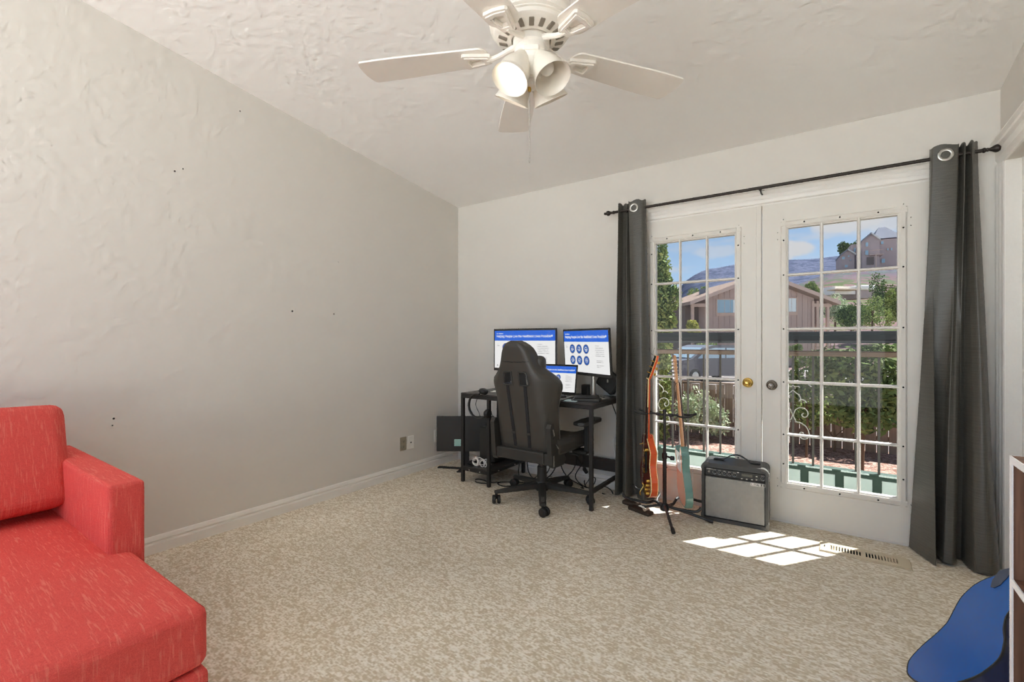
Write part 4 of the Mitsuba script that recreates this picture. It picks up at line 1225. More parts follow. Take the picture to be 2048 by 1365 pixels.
for (x, y) in ((.236, .297), (.264, .297), (.292, .299), (.318, .302), (.318, .322), (.214, .332)):
    ap('button', box(x - .005, x + .005, y - .0025, y + .0025, -.0085, -.0055, .001), 'm_white_plastic', False)
fl_ = lambda s, x0, x1, cap, y, z: mv(fit_text(s, x0, x1, cap, 0, True), y=y, z=z)
ap('lettering', fl_('SPIDER V', 0.030, .066, .0060, .3300, -.0081), 'm_white_plastic', False, label='white lettering')
for (s, x, y) in (('DRIVE', .078, .3285), ('BASS', .107, .3275), ('MID', .136, .3268), ('TREBLE', .165, .3262), ('VOLUME', .194, .3256), ('MASTER', .352, .3285)):
    ap('lettering', fl_(s, x - .009, x + .009, .003, y, -.0081), 'm_white_plastic', False)
lgp = ap('logo_plate', box(.286, .366, .262, .281, -.0065, -.0040, .002), 'm_white_plastic', False)
part(lgp, 'lettering', xf(fl_('LINE', .290, .336, .011, .2660, -.0043), AM), 'm_black_plastic', False)
part(lgp, 'badge', xf(mv(extr(sg.box(-.0115, -.0075, .0115, .0075), .0006), x=.352, y=.2715, z=-.0042), AM), 'm_black_plastic', False)
part(lgp, 'lettering', xf(fl_('6', .347, .357, .011, .2660, -.0038), AM), 'm_white_plastic', False)
for (x, y, sx, sy) in ((0, AH, 1, -1), (AW, AH, -1, -1), (0, 0, 1, 1), (AW, 0, -1, 1)):
    cx_ = [(x - .003 * sx, y + sy * .002), (x - .003 * sx, y + sy * .042), (x + sx * .010, y + sy * .042), (x + sx * .016, y + sy * .018), (x + sx * .042, y + sy * .012), (x + sx * .042, y - sy * .003), (x + sx * .012, y - sy * .003)]
    cp_ = sg.Polygon(cx_).buffer(0)
    if sy < 0:
        cp_ = cp_.intersection(op.buffer(.003))
    ap('corner_cap', cat(extr(cp_, .04, -.036)), 'm_grey_plastic', 30)
for i in range(6):
    ap('side_rib', box(AW - .003, AW + .004, .300 + i * .009, .3045 + i * .009, -.030, -.004, .001), 'm_silver', False)
ap('handle', cat(loft([[(x, y - .004, -.115 + s_ * .013) for s_ in (-1, 1)] + [(x, y, -.115 + s_ * .013) for s_ in (1, -1)] for x, y in zip(np.linspace(.085, .31, 15), AH + .004 + .042 * np.sin(PI * np.clip((np.linspace(.085, .31, 15) - .115) / .165, 0, 1)))]),
                 box(.06, .115, AH, AH + .008, -.13, -.10, .003), box(.28, .335, AH, AH + .008, -.13, -.10, .003)), 'm_black_plastic', 40)
for (x, z) in ((.03, -.03), (AW - .03, -.03), (.03, -AD + .03), (AW - .03, -AD + .03)):
    ap('foot', box(x - .015, x + .015, -.0002, .006, z - .015, z + .015), 'm_black_plastic', False)

# ------------------------------------------------------------------ guitar stand
gs = thing('guitar_stand', 'black two-sided guitar stand with a tripod base beside the amplifier', 'guitar stand')
HB = np.array([-.955, 3.127])
P3 = lambda x, y, z: (HB[0] + x, HB[1] + y, z)
part(gs, 'pole', cat(cyl(P3(0, 0, .035), P3(0, 0, .40), .0125, 14), cyl(P3(0, 0, .38), P3(0, 0, .685), .0095, 14)), 'm_dark_plastic')
part(gs, 'pole_cap', cyl(P3(0, 0, .683), P3(0, 0, .70), .0125, 12), 'm_black_plastic')
part(gs, 'height_collar', cat(cyl(P3(0, 0, .375), P3(0, 0, .41), .0165, 14), cyl(P3(.012, -.005, .392), P3(.045, -.012, .388), .006, 8), rbox(HB[0] + .04, HB[0] + .068, HB[1] - .022, HB[1] - .002, .374, .40, .007)), 'm_black_plastic')
part(gs, 'hub', mv(lathe([(0, .075), (.018, .075), (.024, .062), (.030, .045), (.028, .03), (0, .03)], 16), x=HB[0], y=HB[1]), 'm_black_plastic')
for (dx, dy) in ((.1424, -.293), (.30, .02), (-.16, .02)):
    L_ = math.hypot(dx, dy)
    l = part(gs, 'leg', tube([P3(dx * .06, dy * .06, .058), P3(dx * .3, dy * .3, .050), P3(dx * .95, dy * .95, .014)], [.010, .0095, .0085], 10), 'm_dark_plastic')
    part(l, 'rubber_foot', tube([P3(dx * .86, dy * .86, .020), P3(dx * .92, dy * .92, .0165), P3(dx, dy, .013)], [.0105, .0125, .0125], 10), 'm_black_plastic')
for sgn in (-1, 1):
    nx = np.array([sgn * .86, -sgn * .0, 0])
    # lower cradle: a bent rod, two prongs pointing away from the pole
    z0 = .098
    q = [(.015, 0, .065), (.05, 0, .075), (.06, .085, z0), (.075, .115, z0), (.16, .118, z0), (.245, .105, z0 + .012), (.255, .10, z0 + .03)]
    l1 = [P3(sgn * a, b, c_) for a, b, c_ in q]
    q2 = [(.015, 0, .065), (.05, 0, .075), (.06, -.085, z0), (.075, -.115, z0), (.16, -.118, z0), (.245, -.105, z0 + .012), (.255, -.10, z0 + .03)]
    l2 = [P3(sgn * a, b, c_) for a, b, c_ in q2]
    part(gs, 'cradle_arm', tube(spline(l1, 22), .0088, 8), 'm_black_plastic')
    part(gs, 'cradle_arm', tube(spline(l2, 22), .0088, 8), 'm_black_plastic')
    # neck yoke
    zy = .665
    part(gs, 'yoke_stem', cat(cyl(P3(0, 0, zy), P3(sgn * .085, 0, zy + .006), .0065, 8), cyl(P3(sgn * .03, 0, zy + .001), P3(sgn * .055, 0, zy + .004), .010, 10)), 'm_black_plastic')
    yk = [(.085, .0, .006), (.095, .03, .006), (.12, .05, .006), (.165, .052, .008), (.19, .047, .02)]
    for b_ in (-1, 1):
        part(gs, 'yoke_prong', tube(spline([P3(sgn * a, b_ * b, zy + c_) for a, b, c_ in yk], 14), .0075, 8), 'm_black_plastic')


# ------------------------------------------------------------------ electric guitars
mat('m_orange', principled(srgb(214, 84, 34), .2, clearcoat=1.0, clearcoat_gloss=.95))


def burst_c(p, n, uv):
    t = smoothstep(.05, .6, noise(p.x * 3, p.y * 3, p.z * 4))
    return mix(srgb(44, 18, 16), srgb(96, 30, 22), t)


mat('m_burst', principled(proc(burst_c), .18, clearcoat=1.0, clearcoat_gloss=.95))
mat('m_cream', principled(srgb(238, 214, 158), .35))
mat('m_maple', principled(srgb(206, 156, 112), .3, clearcoat=.6))
mat('m_rosewood', principled(srgb(60, 36, 28), .45))
mat('m_teal', principled(srgb(96, 134, 126), .15, clearcoat=1.0, clearcoat_gloss=.97))
mat('m_tan_reflection', principled(srgb(214, 160, 132), .15, clearcoat=1.0, clearcoat_gloss=.97))  # coppery reflection in the gloss, put into the back colour
mat('m_pick', principled(srgb(226, 228, 226), .25))


def tilt_frame(bottom, nut, facing):
    """x: from body to head; z: out of the top"""
    b, n_ = np.array(bottom, float), np.array(nut, float)
    a = n_ - b
    a /= np.linalg.norm(a)
    f_ = np.array(facing, float)
    f_ -= a * np.dot(a, f_)
    f_ /= np.linalg.norm(f_)
    M = np.eye(4)
    M[:3, 0], M[:3, 2] = a, f_
    M[:3, 1] = np.cross(f_, a)
    M[:3, 3] = b
    return M


# orange semi-hollow: x runs from the body's bottom end (0) to the head
eg = thing('electric_guitar', 'orange-sided hollow-body guitar with cream binding and gold hardware on the stand beside the left curtain', 'guitar')
EM = tilt_frame((-1.083, 3.115, .108), (-1.062, 3.10, .905), (-.87, -.49, 0))
ep = lambda n, m, mt, sm=30, **k: part(eg, n, xf(m, EM), mt, sm, **k)
sv = [0, .02, .06, .14, .25, .36, .48, .60, .72, .84, .93, .98, 1]
hw = [.0, .065, .115, .170, .195, .190, .150, .128, .140, .148, .125, .075, .0]
f_ = PchipInterpolator(sv, hw)
tt = .5 - .5 * np.cos(PI * np.linspace(0, 1, 50))
BLn = .415
ol = [(t * BLn, float(f_(t))) for t in tt]
olr = []
for t in tt:           # cutaway on one side
    w_ = float(f_(t))
    if t > .80:
        w_ = w_ * max(.0, 1 - ((t - .80) / .2) ** .8 * .95)
    olr.append((t * BLn, -w_))
bp = sg.Polygon(ol + olr[::-1][1:-1]).buffer(0)
TH_ = .046
ep('side', extr(bp.buffer(-.0015), TH_, -TH_), 'm_orange', 25)
ep('top', extr(bp.buffer(-.003), .003, .0), 'm_burst', 25)
ep('binding', cat(extr(bp.difference(bp.buffer(-.004)), .0055, -.004), extr(bp.difference(bp.buffer(-.0035)), .004, -TH_)), 'm_cream', 25)
ep('neck', loft([[(x, w_ * math.cos(t), -.006 - d_ * math.sin(t)) for t in np.linspace(0, PI, 13)] for x, w_, d_ in ((.36, .028, .034), (.41, .027, .018), (.45, .0265, .016), (.62, .024, .0145), (.79, .0215, .0125), (.80, .0215, .0125))]), 'm_orange', 40)
ep('neck_heel', loft([[(x, w_ * math.cos(t), -.012 - d_ * math.sin(t)) for t in np.linspace(0, PI, 13)] for x, w_, d_ in ((.33, .03, .03), (.40, .028, .03), (.425, .026, .008))]), 'm_orange', 40)
fbm_ = extr([(.30, -.0275), (.797, -.0215), (.797, .0215), (.30, .0275)], .006, -.004)
ep('fingerboard', fbm_, 'm_rosewood', False)
ep('neck_binding', cat(box(.30, .797, .0222, .0238, -.0055, .0015), box(.30, .797, -.0238, -.0222, -.0055, .0015)), 'm_cream', False)
ep('nut', box(.797, .802, -.0215, .0215, -.005, .005), 'm_cream', False)
HT = trimesh.transformations.rotation_matrix(-(-.30), [0, 1, 0], [.80, 0, -.004])
hp = xf(extr([(.80, -.0215), (.82, -.030), (.93, -.038), (.965, -.028), (.958, 0), (.965, .028), (.93, .038), (.82, .030), (.80, .0215)], .015, -.019), HT)
hk = ep('headstock', hp, 'm_orange', 25)
part(hk, 'face_veneer', xf(xf(extr([(.802, -.020), (.822, -.0285), (.929, -.0365), (.962, -.0265), (.955, 0), (.962, .0265), (.929, .0365), (.822, .0285), (.802, .020)], .0015, -.004), HT), EM), 'm_black_plastic', False)
part(hk, 'edge_binding', xf(xf(extr(sg.Polygon([(.80, -.0215), (.82, -.030), (.93, -.038), (.965, -.028), (.958, 0), (.965, .028), (.93, .038), (.82, .030), (.80, .0215)]).buffer(.0008).difference(sg.Polygon([(.80, -.0215), (.82, -.030), (.93, -.038), (.965, -.028), (.958, 0), (.965, .028), (.93, .038), (.82, .030), (.80, .0215)]).buffer(-.0012)), .003, -.006), HT), EM), 'm_cream', False)
for sy in (-1, 1):
    for x in (.84, .88, .92):
        m = cat(cyl((x, sy * .024, -.024), (x, sy * .058, -.024), .003, 8), rbox(x - .009, x + .009, sy * .058 - .005, sy * .058 + .005, -.032, -.016, .0035), cyl((x, sy * .022, -.004), (x, sy * .022, .012), .0035, 8))
        part(hk, 'tuning_peg', xf(xf(m, HT), EM), 'm_gold', 30)
for i, (a, b) in enumerate((((.955, .02, .0), (1.00, .03, .05)), ((.95, -.01, .0), (1.01, -.06, .03)), ((.955, 0, 0), (.99, .0, -.06)))):
    e = tube(spline([a, ((a[0] + b[0]) / 2, (a[1] + b[1]) / 2 + .006, (a[2] + b[2]) / 2 + .01), b], 8), .0012, 5)
    part(hk, 'string_end', xf(xf(e, HT), EM), 'm_bronze')
# hardware on the top
for x in (.235, .30):
    pk = ep('pickup', cat(box(x - .019, x + .019, -.036, .036, .002, .013, .003)), 'm_gold', False)
    for j in range(6):
        part(pk, 'pole_piece', xf(cyl((x + .006, -.025 + j * .01, .012), (x + .006, -.025 + j * .01, .0145), .0025, 8), EM), 'm_gold')
ep('bridge', cat(box(.165, .178, -.04, .04, .010, .020, .002), cyl((.171, -.036, .002), (.171, -.036, .012), .004, 10), cyl((.171, .036, .002), (.171, .036, .012), .004, 10)), 'm_gold', False)
ep('tailpiece', cat(box(.015, .075, -.03, .03, .003, .009, .002), cyl((.078, -.034, .012), (.078, .034, .012), .006, 10), tube(spline([(.10, -.045, .03), (.085, -.05, .022), (.06, -.055, .034), (.02, -.058, .04)], 12), .004, 8)), 'm_gold', False)
for (x, y) in ((.075, -.10), (.11, -.125), (.06, -.135), (.145, -.145), (.33, -.075)):
    ep('knob', mv(lathe([(0, .018), (.009, .018), (.0105, .013), (.011, 0), (0, 0)], 18), x=x, y=y, z=.003), 'm_gold', 40)
ep('toggle_switch', cat(cyl((.33, .10, .003), (.33, .10, .007), .009, 14), cyl((.33, .10, .006), (.325, .10, .026), .0025, 8)), 'm_gold')
for (x, y) in ((.412, .02), (.0, .0)):
    ep('strap_button', mv(lathe([(0, .012), (.006, .012), (.0035, .006), (.007, 0), (0, 0)], 12), x=x, z=-TH_ / 2, y=y, ry=PI / 2 if x > .2 else -PI / 2), 'm_chrome')
ep('pickguard', extr(sg.Polygon([(.17, -.05), (.30, -.04), (.345, -.06), (.31, -.085), (.20, -.11)]).buffer(.004), .002, .012), 'm_black_plastic', False)
for j in range(6):
    y = -.0185 + j * .0074
    ep('string', tube([(.07, y * 1.35, .02), (.171, y * 1.35, .0215), (.80, y, .007)], .0005, 4), 'm_string')

# teal solid-body, seen from behind
tg = thing('electric_guitar', 'teal solid-body guitar with a bare maple neck on the stand beside the amplifier', 'guitar')
TM = tilt_frame((-.782, 3.085, .108), (-.853, 3.10, .885), (.91, .415, 0))
tp_ = lambda n, m, mt, sm=30, **k: part(tg, n, xf(m, TM), mt, sm, **k)
bo = [(0, .05), (.02, .11), (.07, .152), (.13, .160), (.20, .140), (.245, .125), (.29, .135), (.335, .148), (.375, .138), (.392, .115), (.380, .085), (.345, .060), (.330, .035), (.334, -.03), (.345, -.06), (.365, -.09), (.360, -.118), (.325, -.135), (.27, -.128), (.22, -.122), (.17, -.140), (.11, -.162), (.05, -.155), (.012, -.115), (0, -.05)]
bsp = CubicSpline(np.arange(len(bo) + 1), np.array(bo + [bo[0]]), bc_type='periodic')(np.linspace(0, len(bo), 110)[:-1])
tb_ = sg.Polygon(bsp).buffer(0)
tp_('body', cat(extr(tb_, .036, -.040), extr(tb_.buffer(-.004), .044, -.044)), 'm_teal', 25)
tp_('back_cover', cat(extr(tb_.buffer(-.012), .0015, -.0452)), 'm_tan_reflection', 25, label='glossy back with a coppery reflection in its colour')
tp_('reflection_plate', extr(sg.box(.235, -.05, .335, .065).buffer(.012), .0022, -.0472), 'm_pick', False)  # white plate stands in for a pale reflection on the upper back
tp_('pickguard', extr(tb_.buffer(-.02).intersection(sg.box(.10, -.2, .5, .2)), .002, 0), 'm_pick', False)
tp_('neck', loft([[(x, w_ * math.cos(t), -.004 - d_ * math.sin(t)) for t in np.linspace(0, PI, 13)] for x, w_, d_ in ((.26, .028, .022), (.36, .028, .022), (.385, .027, .019), (.55, .0245, .017), (.77, .0215, .0155), (.785, .0215, .0155))]), 'm_maple', 40)
tp_('fingerboard', extr([(.235, -.0285), (.785, -.0215), (.785, .0215), (.235, .0285)], .007, -.005), 'm_rosewood', False)
tp_('neck_plate', box(.275, .325, -.024, .024, -.0482, -.0452, .001), 'm_chrome', False)
hs_ = [(.785, -.0215), (.80, -.024), (.83, -.026), (.85, -.018), (.945, -.030), (.965, -.012), (.962, .018), (.945, .036), (.925, .040), (.905, .034), (.83, .028), (.80, .024), (.785, .0215)]
hk = tp_('headstock', extr(sg.Polygon(hs_).buffer(0), .0135, -.022), 'm_maple', 25)
for j in range(6):
    x = .815 + j * .0235
    y = -.020 - j * .0008
    m = cat(rbox(x - .008, x + .008, y - .004, y + .012, -.031, -.021, .003), cyl((x, y, -.026), (x, y - .022, -.026), .0025, 8), rbox(x - .007, x + .007, y - .030, y - .020, -.031, -.021, .003), cyl((x, y + .008, -.009), (x, y + .008, .004), .003, 8))
    part(hk, 'tuning_peg', xf(m, TM), 'm_chrome', 30)
for j in range(6):
    y = -.0185 + j * .0074
    tp_('string', tube([(.07, y * 1.35, .012), (.785, y, .005)], .0005, 4), 'm_string')
tp_('bridge', box(.06, .09, -.036, .036, .0, .012, .002), 'm_chrome', False)
for y in (-.03, .03, 0):
    tp_('pickup', box(.12 + .05 * (y + .03) / .03, .136 + .05 * (y + .03) / .03, -.04, .04, .001, .008, .003), 'm_black_plastic', False)
tp_('whammy_bar', tube(spline([(.08, -.035, .012), (.10, -.05, .03), (.16, -.07, .045), (.21, -.075, .05)], 12), .0025, 6), 'm_chrome')
tp_('strap_button', mv(lathe([(0, .012), (.006, .012), (.0035, .006), (.007, 0), (0, 0)], 12), x=.0, z=-.02, ry=-PI / 2), 'm_chrome')

# dark pedal and folded strap on the carpet under the orange guitar
mat('m_dark_brown', principled(srgb(62, 50, 40), .5))
pe = thing('foot_pedal', 'dark brown pedal lying on the carpet under the orange guitar', 'pedal')
for (x0, y0, x1, y1, w_, z) in ((-1.262, 3.175, -1.13, 3.15, .026, .03), (-1.185, 3.105, -1.018, 3.045, .032, .026)):
    d_ = np.array([x1 - x0, y1 - y0])
    L_ = np.linalg.norm(d_)
    m = soft(rbox(0, L_, -w_, w_, 0, z, z * .45), .015, 4)
    part(pe, 'pad', mv(m, x=x0, y=y0, rz=math.atan2(d_[1], d_[0])), 'm_dark_brown', 45)
part(pe, 'link', mv(box(-.02, .02, -.04, .04, .008, .022, .004), x=-1.11, y=3.12, rz=.5), 'm_silver', False)
# ------------------------------------------------------------------ outside: balcony
cY, sY = math.cos(YAW), math.sin(YAW)


def at(px, py, d):
    """world point seen at a photo position, d metres in front of the camera"""
    u, v = (px - 1024) / FOC, (684 - py) / FOC
    return np.array([d * (-sY + u * cY), d * (cY + u * sY), CAM_H + v * d])


mat('m_deck', principled(srgb(96, 118, 110), .6))
mat('m_green_paint', principled(srgb(58, 78, 68), .5))
mat('m_pale_teal', principled(srgb(226, 238, 234), .6))
mat('m_iron', principled(srgb(74, 70, 66), .35, .3))
mat('m_rail_cap', principled(srgb(54, 58, 64), .3))
mat('m_rail_brown', principled(srgb(120, 100, 86), .3, .2))
RY = 4.70
struct('balcony_deck', box(-3.6, 2.2, YB + .16, RY + .06, -.19, -.12), 'm_deck', 'teal painted balcony floor outside the double doors')
pw = thing('balcony_parapet', 'low green painted board with paler panels along the balcony edge', 'parapet')
part(pw, 'board', box(-3.6, 2.2, RY, RY + .045, -.16, .085, .004), 'm_green_paint', False)
part(pw, 'ledge', box(-3.6, 2.2, RY - .03, RY + .06, .085, .10, .003), 'm_green_paint', False)
for x in np.arange(-3.4, 2.1, .245):
    part(pw, 'panel', box(x, x + .185, RY - .012, RY + .001, -.15, .050, .002), 'm_pale_teal', False)
    part(pw, 'ledge_highlight', box(x - .02, x + .165, RY - .0315, RY - .029, .086, .099), 'm_pale_teal', False)  # pale strip stands in for a lit patch of the ledge top
rl = thing('balcony_railing', 'dark iron balcony railing with thin balusters outside the double doors', 'railing')
part(rl, 'top_rail', cat(box(-3.6, 2.2, RY - .07, RY + .07, 1.205, 1.238, .006), box(-3.6, 2.2, RY - .05, RY + .05, 1.165, 1.205), box(-3.6, 2.2, RY - .06, RY + .06, 1.14, 1.165, .004)), 'm_rail_cap', False)
part(rl, 'lower_rail', box(-3.6, 2.2, RY - .025, RY + .025, 1.03, 1.075, .008), 'm_rail_brown', False)
for i in range(-22, 17):
    x = -.329 + i * .1465
    if i == 2:
        continue
    part(rl, 'baluster', box(x - .008, x + .008, RY - .008, RY + .008, .10, 1.035), 'm_iron', False)
for x in (-3.55, 2.15):
    part(rl, 'post', box(x - .04, x + .04, RY - .04, RY + .04, .101, 1.14), 'm_rail_cap', False)


def scroll(x0, sg_):
    out = []
    pts = [(0, .70), (.035, .66), (.06, .63), (.055, .60), (.03, .595)]
    sp_ = [(.03 + .002 * 0, .56)]
    # upper S-scroll
    a = [(.012, .545), (.03, .575), (.07, .585), (.105, .56), (.108, .525), (.085, .505), (.066, .518), (.070, .535), (.08, .537)]
    b = [(.012, .545), (.004, .52), (.010, .49), (.022, .47)]
    c_ = [(.015, .46), (.06, .452), (.10, .42), (.118, .37), (.112, .335), (.085, .318), (.058, .325), (.048, .35), (.055, .372), (.074, .372), (.078, .357)]
    d_ = [(.0, .78), (.022, .765), (.04, .768), (.048, .755)]
    e_ = [(.0, .735), (.03, .705), (.052, .68), (.055, .655), (.045, .640)]
    f_ = [(.045, .640), (.07, .655), (.09, .645), (.098, .63)]
    for q in (a, b, c_, d_, e_, f_):
        out.append(tube(spline([(x0 + sg_ * x, RY - .004, z) for x, z in q], 26), .0052, 6))
    return cat(out)


mat('m_iron_highlight', principled(srgb(190, 188, 180), .3, .4))  # white highlights of the dark scrolls, put into one pale colour
for x in (-.329, -.329 - 8 * .1465, -.329 + 8 * .1465):
    for s_ in (-1, 1):
        part(rl, 'scroll', scroll(x, s_), 'm_iron_highlight', True, label='curled iron ornament with highlights in its pale colour')
# porch roof over the balcony, with an unseen blind added to block sun
struct('balcony_roof', box(-4.0, 2.6, YB + .17, RY, 2.613, 2.74), 'm_trim', 'roof over the balcony')
rb = thing('added_blind', 'added blind under the balcony roof, blocking sun from the left door', 'blind')
part(rb, 'roll', cyl((-.22, RY - .10, 2.25), (.50, RY - .10, 2.25), .055, 20), 'm_rail_brown')
part(rb, 'cloth', box(-.20, .48, RY - .052, RY - .048, 2.25, 2.612), 'm_rail_brown', False)

# ------------------------------------------------------------------ outside: ground, fence, street
GZ = -.75


def gravel_c(p, n, uv):
    f1, f2, r = voronoi(p.x * 26, p.y * 26)
    col = mix(srgb(126, 92, 80), srgb(206, 172, 158), r)
    return col * (.45 + .55 * smoothstep(.0, .25, f2 - f1))


mat('m_gravel', diffuse(proc(gravel_c)))


def asphalt_c(p, n, uv):
    return mix(srgb(118, 112, 112), srgb(140, 132, 130), fbm(p.x * 3, p.y * 3, 0, 3))


mat('m_asphalt', diffuse(proc(asphalt_c)))
struct('ground_gravel', box(-12, 9, RY + .08, 10.25, GZ - .2, GZ), 'm_gravel', 'pinkish gravel bed beyond the balcony')
mat('m_foundation', diffuse(srgb(170, 160, 150)))
struct('foundation', box(-3.6, 2.2, YB + .17, RY + .05, GZ, -.19), 'm_foundation', 'plastered base under the balcony')


def board_c(p, n, uv):
    g = noise(p.x * 40, p.y * 40, p.z * 2)
    return mix(srgb(122, 102, 90), srgb(162, 140, 124), .6 * g + .4 * cell_rand(dr.floor((p.x + 20) / .16), 3))


mat('m_board', diffuse(proc(board_c)))
fe = thing('board_fence', 'low brown board fence at the far edge of the gravel', 'fence')
for i in range(88):
    x = -8.6 + i * .16
    part(fe, 'board', box(x + .004, x + .154, 10.05 + .01 * (i % 2), 10.075 + .01 * (i % 2), GZ, GZ + 1.02 + .012 * math.sin(i * 2.3)), 'm_board', False)
part(fe, 'rail', cat(box(-8.6, 5.5, 10.085, 10.13, GZ + .2, GZ + .28), box(-8.6, 5.5, 10.085, 10.13, GZ + .75, GZ + .83)), 'm_board', False)
part(fe, 'top_cap', box(-8.6, 5.5, 10.04, 10.13, GZ + 1.03, GZ + 1.06), 'm_board', False)
struct('street', box(-60, 40, 10.2, 34, GZ - .3, GZ), 'm_asphalt', 'grey street beyond the board fence')
mat('m_kerb', diffuse(srgb(214, 208, 200)))
one('kerb_line', box(-40, 30, 27.0, 27.25, GZ, GZ + .12), 'm_kerb', 'pale kerb across the street in front of the neighbouring house', 'kerb', False)

# terrain: yard, slope and mesa, one grid in polar steps
us = np.linspace(-.25, 1.25, 90)
ds = np.r_[np.linspace(30, 60, 8), np.linspace(66, 150, 14), np.linspace(165, 440, 26), [470, 520]]
ridge = PchipInterpolator([-.25, .25, .335, .37, .42, .48, .59, .705, .9, 1.25], [10, 18, 34, 54, 66, 70.5, 73, 77, 82, 84])
bench = PchipInterpolator([-.25, .30, .45, .60, .72, .9, 1.25], [1, 2.5, 8, 15, 19.5, 20.5, 21])
V = []
for d in ds:
    for u in us:
        b_, r_ = float(bench(u)), float(ridge(u))
        if d < 40:
            z = GZ - .02
        elif d < 122:
            t = (d - 40) / 82
            z = GZ + (b_ - GZ) * t ** 1.1
        elif d < 160:
            z = b_
        elif d < 420:
            t = (d - 160) / 260
            z = b_ + (r_ - b_) * (.75 * t + .25 * t ** 3)
        else:
            z = r_ - (d - 420) * .02
        x, y = d * (-sY + u * cY), d * (cY + u * sY)
        z += (meshkit.fbm(np.array([x * .03, y * .03, 0]), 3, 4) - .5) * min(5, max(0, (d - 45) * .03))
        V.append((x, y, z))
nu_ = len(us)
idx = np.arange(len(V)).reshape(len(ds), nu_)
q = np.stack([idx[:-1, :-1], idx[:-1, 1:], idx[1:, 1:], idx[1:, :-1]], -1).reshape(-1, 4)


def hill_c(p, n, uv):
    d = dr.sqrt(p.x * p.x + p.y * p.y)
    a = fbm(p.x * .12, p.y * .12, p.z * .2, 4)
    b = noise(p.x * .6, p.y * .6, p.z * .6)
    far = mix(srgb(66, 72, 92), srgb(98, 102, 122), smoothstep(.35, .65, .6 * a + .4 * b))  # distance haze put into the bluish grey of the far hills
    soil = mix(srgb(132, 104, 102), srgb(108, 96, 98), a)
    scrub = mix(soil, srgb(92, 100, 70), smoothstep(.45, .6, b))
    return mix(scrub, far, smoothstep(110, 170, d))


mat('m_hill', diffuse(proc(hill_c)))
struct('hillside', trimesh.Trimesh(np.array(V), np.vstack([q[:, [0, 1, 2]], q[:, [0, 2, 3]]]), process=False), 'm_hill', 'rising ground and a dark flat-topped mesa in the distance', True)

# ------------------------------------------------------------------ outside: houses


def local(px, d, z=GZ, turn=0.0):
    p = at(px, 684, d)
    a = YAW + turn
    return frame_m((p[0], p[1], z), (math.cos(a), math.sin(a), 0), (-math.sin(a), math.cos(a), 0))


def siding_c(p, n, uv):
    a = dr.abs((p.x * .8177 + p.y * .5757) / .30 - dr.floor((p.x * .8177 + p.y * .5757) / .30) - .5)
    return mix(srgb(170, 152, 146), srgb(186, 168, 160), smoothstep(.44, .48, .5 - a + .42))


mat('m_siding', diffuse(srgb(184, 162, 154)))
mat('m_house_trim', diffuse(srgb(196, 172, 160)))
mat('m_roof', diffuse(srgb(150, 132, 122)))
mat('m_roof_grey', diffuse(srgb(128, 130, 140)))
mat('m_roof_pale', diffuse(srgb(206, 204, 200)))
mat('m_blind', principled(srgb(214, 222, 226), .3))
mat('m_win_glass', principled(srgb(150, 178, 196), .08, specular=.8))
mat('m_cream_wall', diffuse(srgb(226, 206, 180)))
mat('m_white_wall', diffuse(srgb(236, 234, 232)))
mat('m_tan_wall', diffuse(srgb(176, 160, 160)))
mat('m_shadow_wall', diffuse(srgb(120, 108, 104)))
D1 = 35.0
S1 = D1 / FOC
h1 = thing('house', 'pinkish grey gabled house across the street beyond the railing', 'house')
M1 = local(1519, D1)
X1 = lambda px: (px - 1519) * S1
Z1 = lambda py: CAM_H - GZ + (684 - py) * S1
hw1, ez, rz_ = X1(1628), Z1(608), Z1(552)
gab = [(-hw1, 0), (hw1, 0), (hw1, ez + .35), (0, rz_ - .25), (-hw1, ez + .35)]
g = extr(gab, 9)
g = xf(g, frame_m((0, 9, 0), (1, 0, 0), (0, 0, 1)))
part(h1, 'wall', xf(g, M1), 'm_siding', False)
for i in range(int(hw1 * 2 / .42)):       # upright boards with raised battens
    x = -hw1 + .2 + i * .42
    top = rz_ - .35 - abs(x) * (rz_ - ez - .6) / hw1
    part(h1, 'batten', xf(box(x - .02, x + .02, -.03, 0, .1, top), M1), 'm_siding', False)
ex = X1(1666)
sl = (rz_ - ez) / ex
for s_ in (-1, 1):
    rf = extr([(0, rz_), (s_ * ex, ez), (s_ * ex, ez - .24), (0, rz_ - .28)], 10.2)
    part(h1, 'roof_slope', xf(xf(rf, frame_m((0, 9.4, 0), (1, 0, 0), (0, 0, 1))), M1), 'm_roof', False)
    fa = extr([(0, rz_ + .02), (s_ * ex, ez + .02), (s_ * ex, ez - .26), (0, rz_ - .26)], .05)
    part(h1, 'fascia', xf(xf(fa, frame_m((0, -.81, 0), (1, 0, 0), (0, 0, 1))), M1), 'm_house_trim', False)
for (a, b, t_, bt) in ((1434, 1500, 603, 629), (1546, 1592, 600, 627)):
    x0, x1, z1, z0 = X1(a), X1(b), Z1(t_), Z1(bt)
    wk = part(h1, 'window', xf(cat(box(x0 - .08, x1 + .08, -.06, 0, z0 - .25, z0), box(x0 - .08, x1 + .08, -.06, 0, z1, z1 + .08), box(x0 - .08, x0, -.06, 0, z0, z1), box(x1, x1 + .08, -.06, 0, z0, z1)), M1), 'm_house_trim', False)
    xm = (x0 + x1) / 2
    part(wk, 'pane', xf(box(x0, xm - .03, -.03, -.02, z0, z1), M1), 'm_win_glass', False)
    part(wk, 'pane', xf(box(xm + .03, x1, -.03, -.02, z0, z1), M1), 'm_blind', False)
    part(wk, 'mullion', xf(box(xm - .03, xm + .03, -.04, -.01, z0, z1), M1), 'm_white_wall', False)
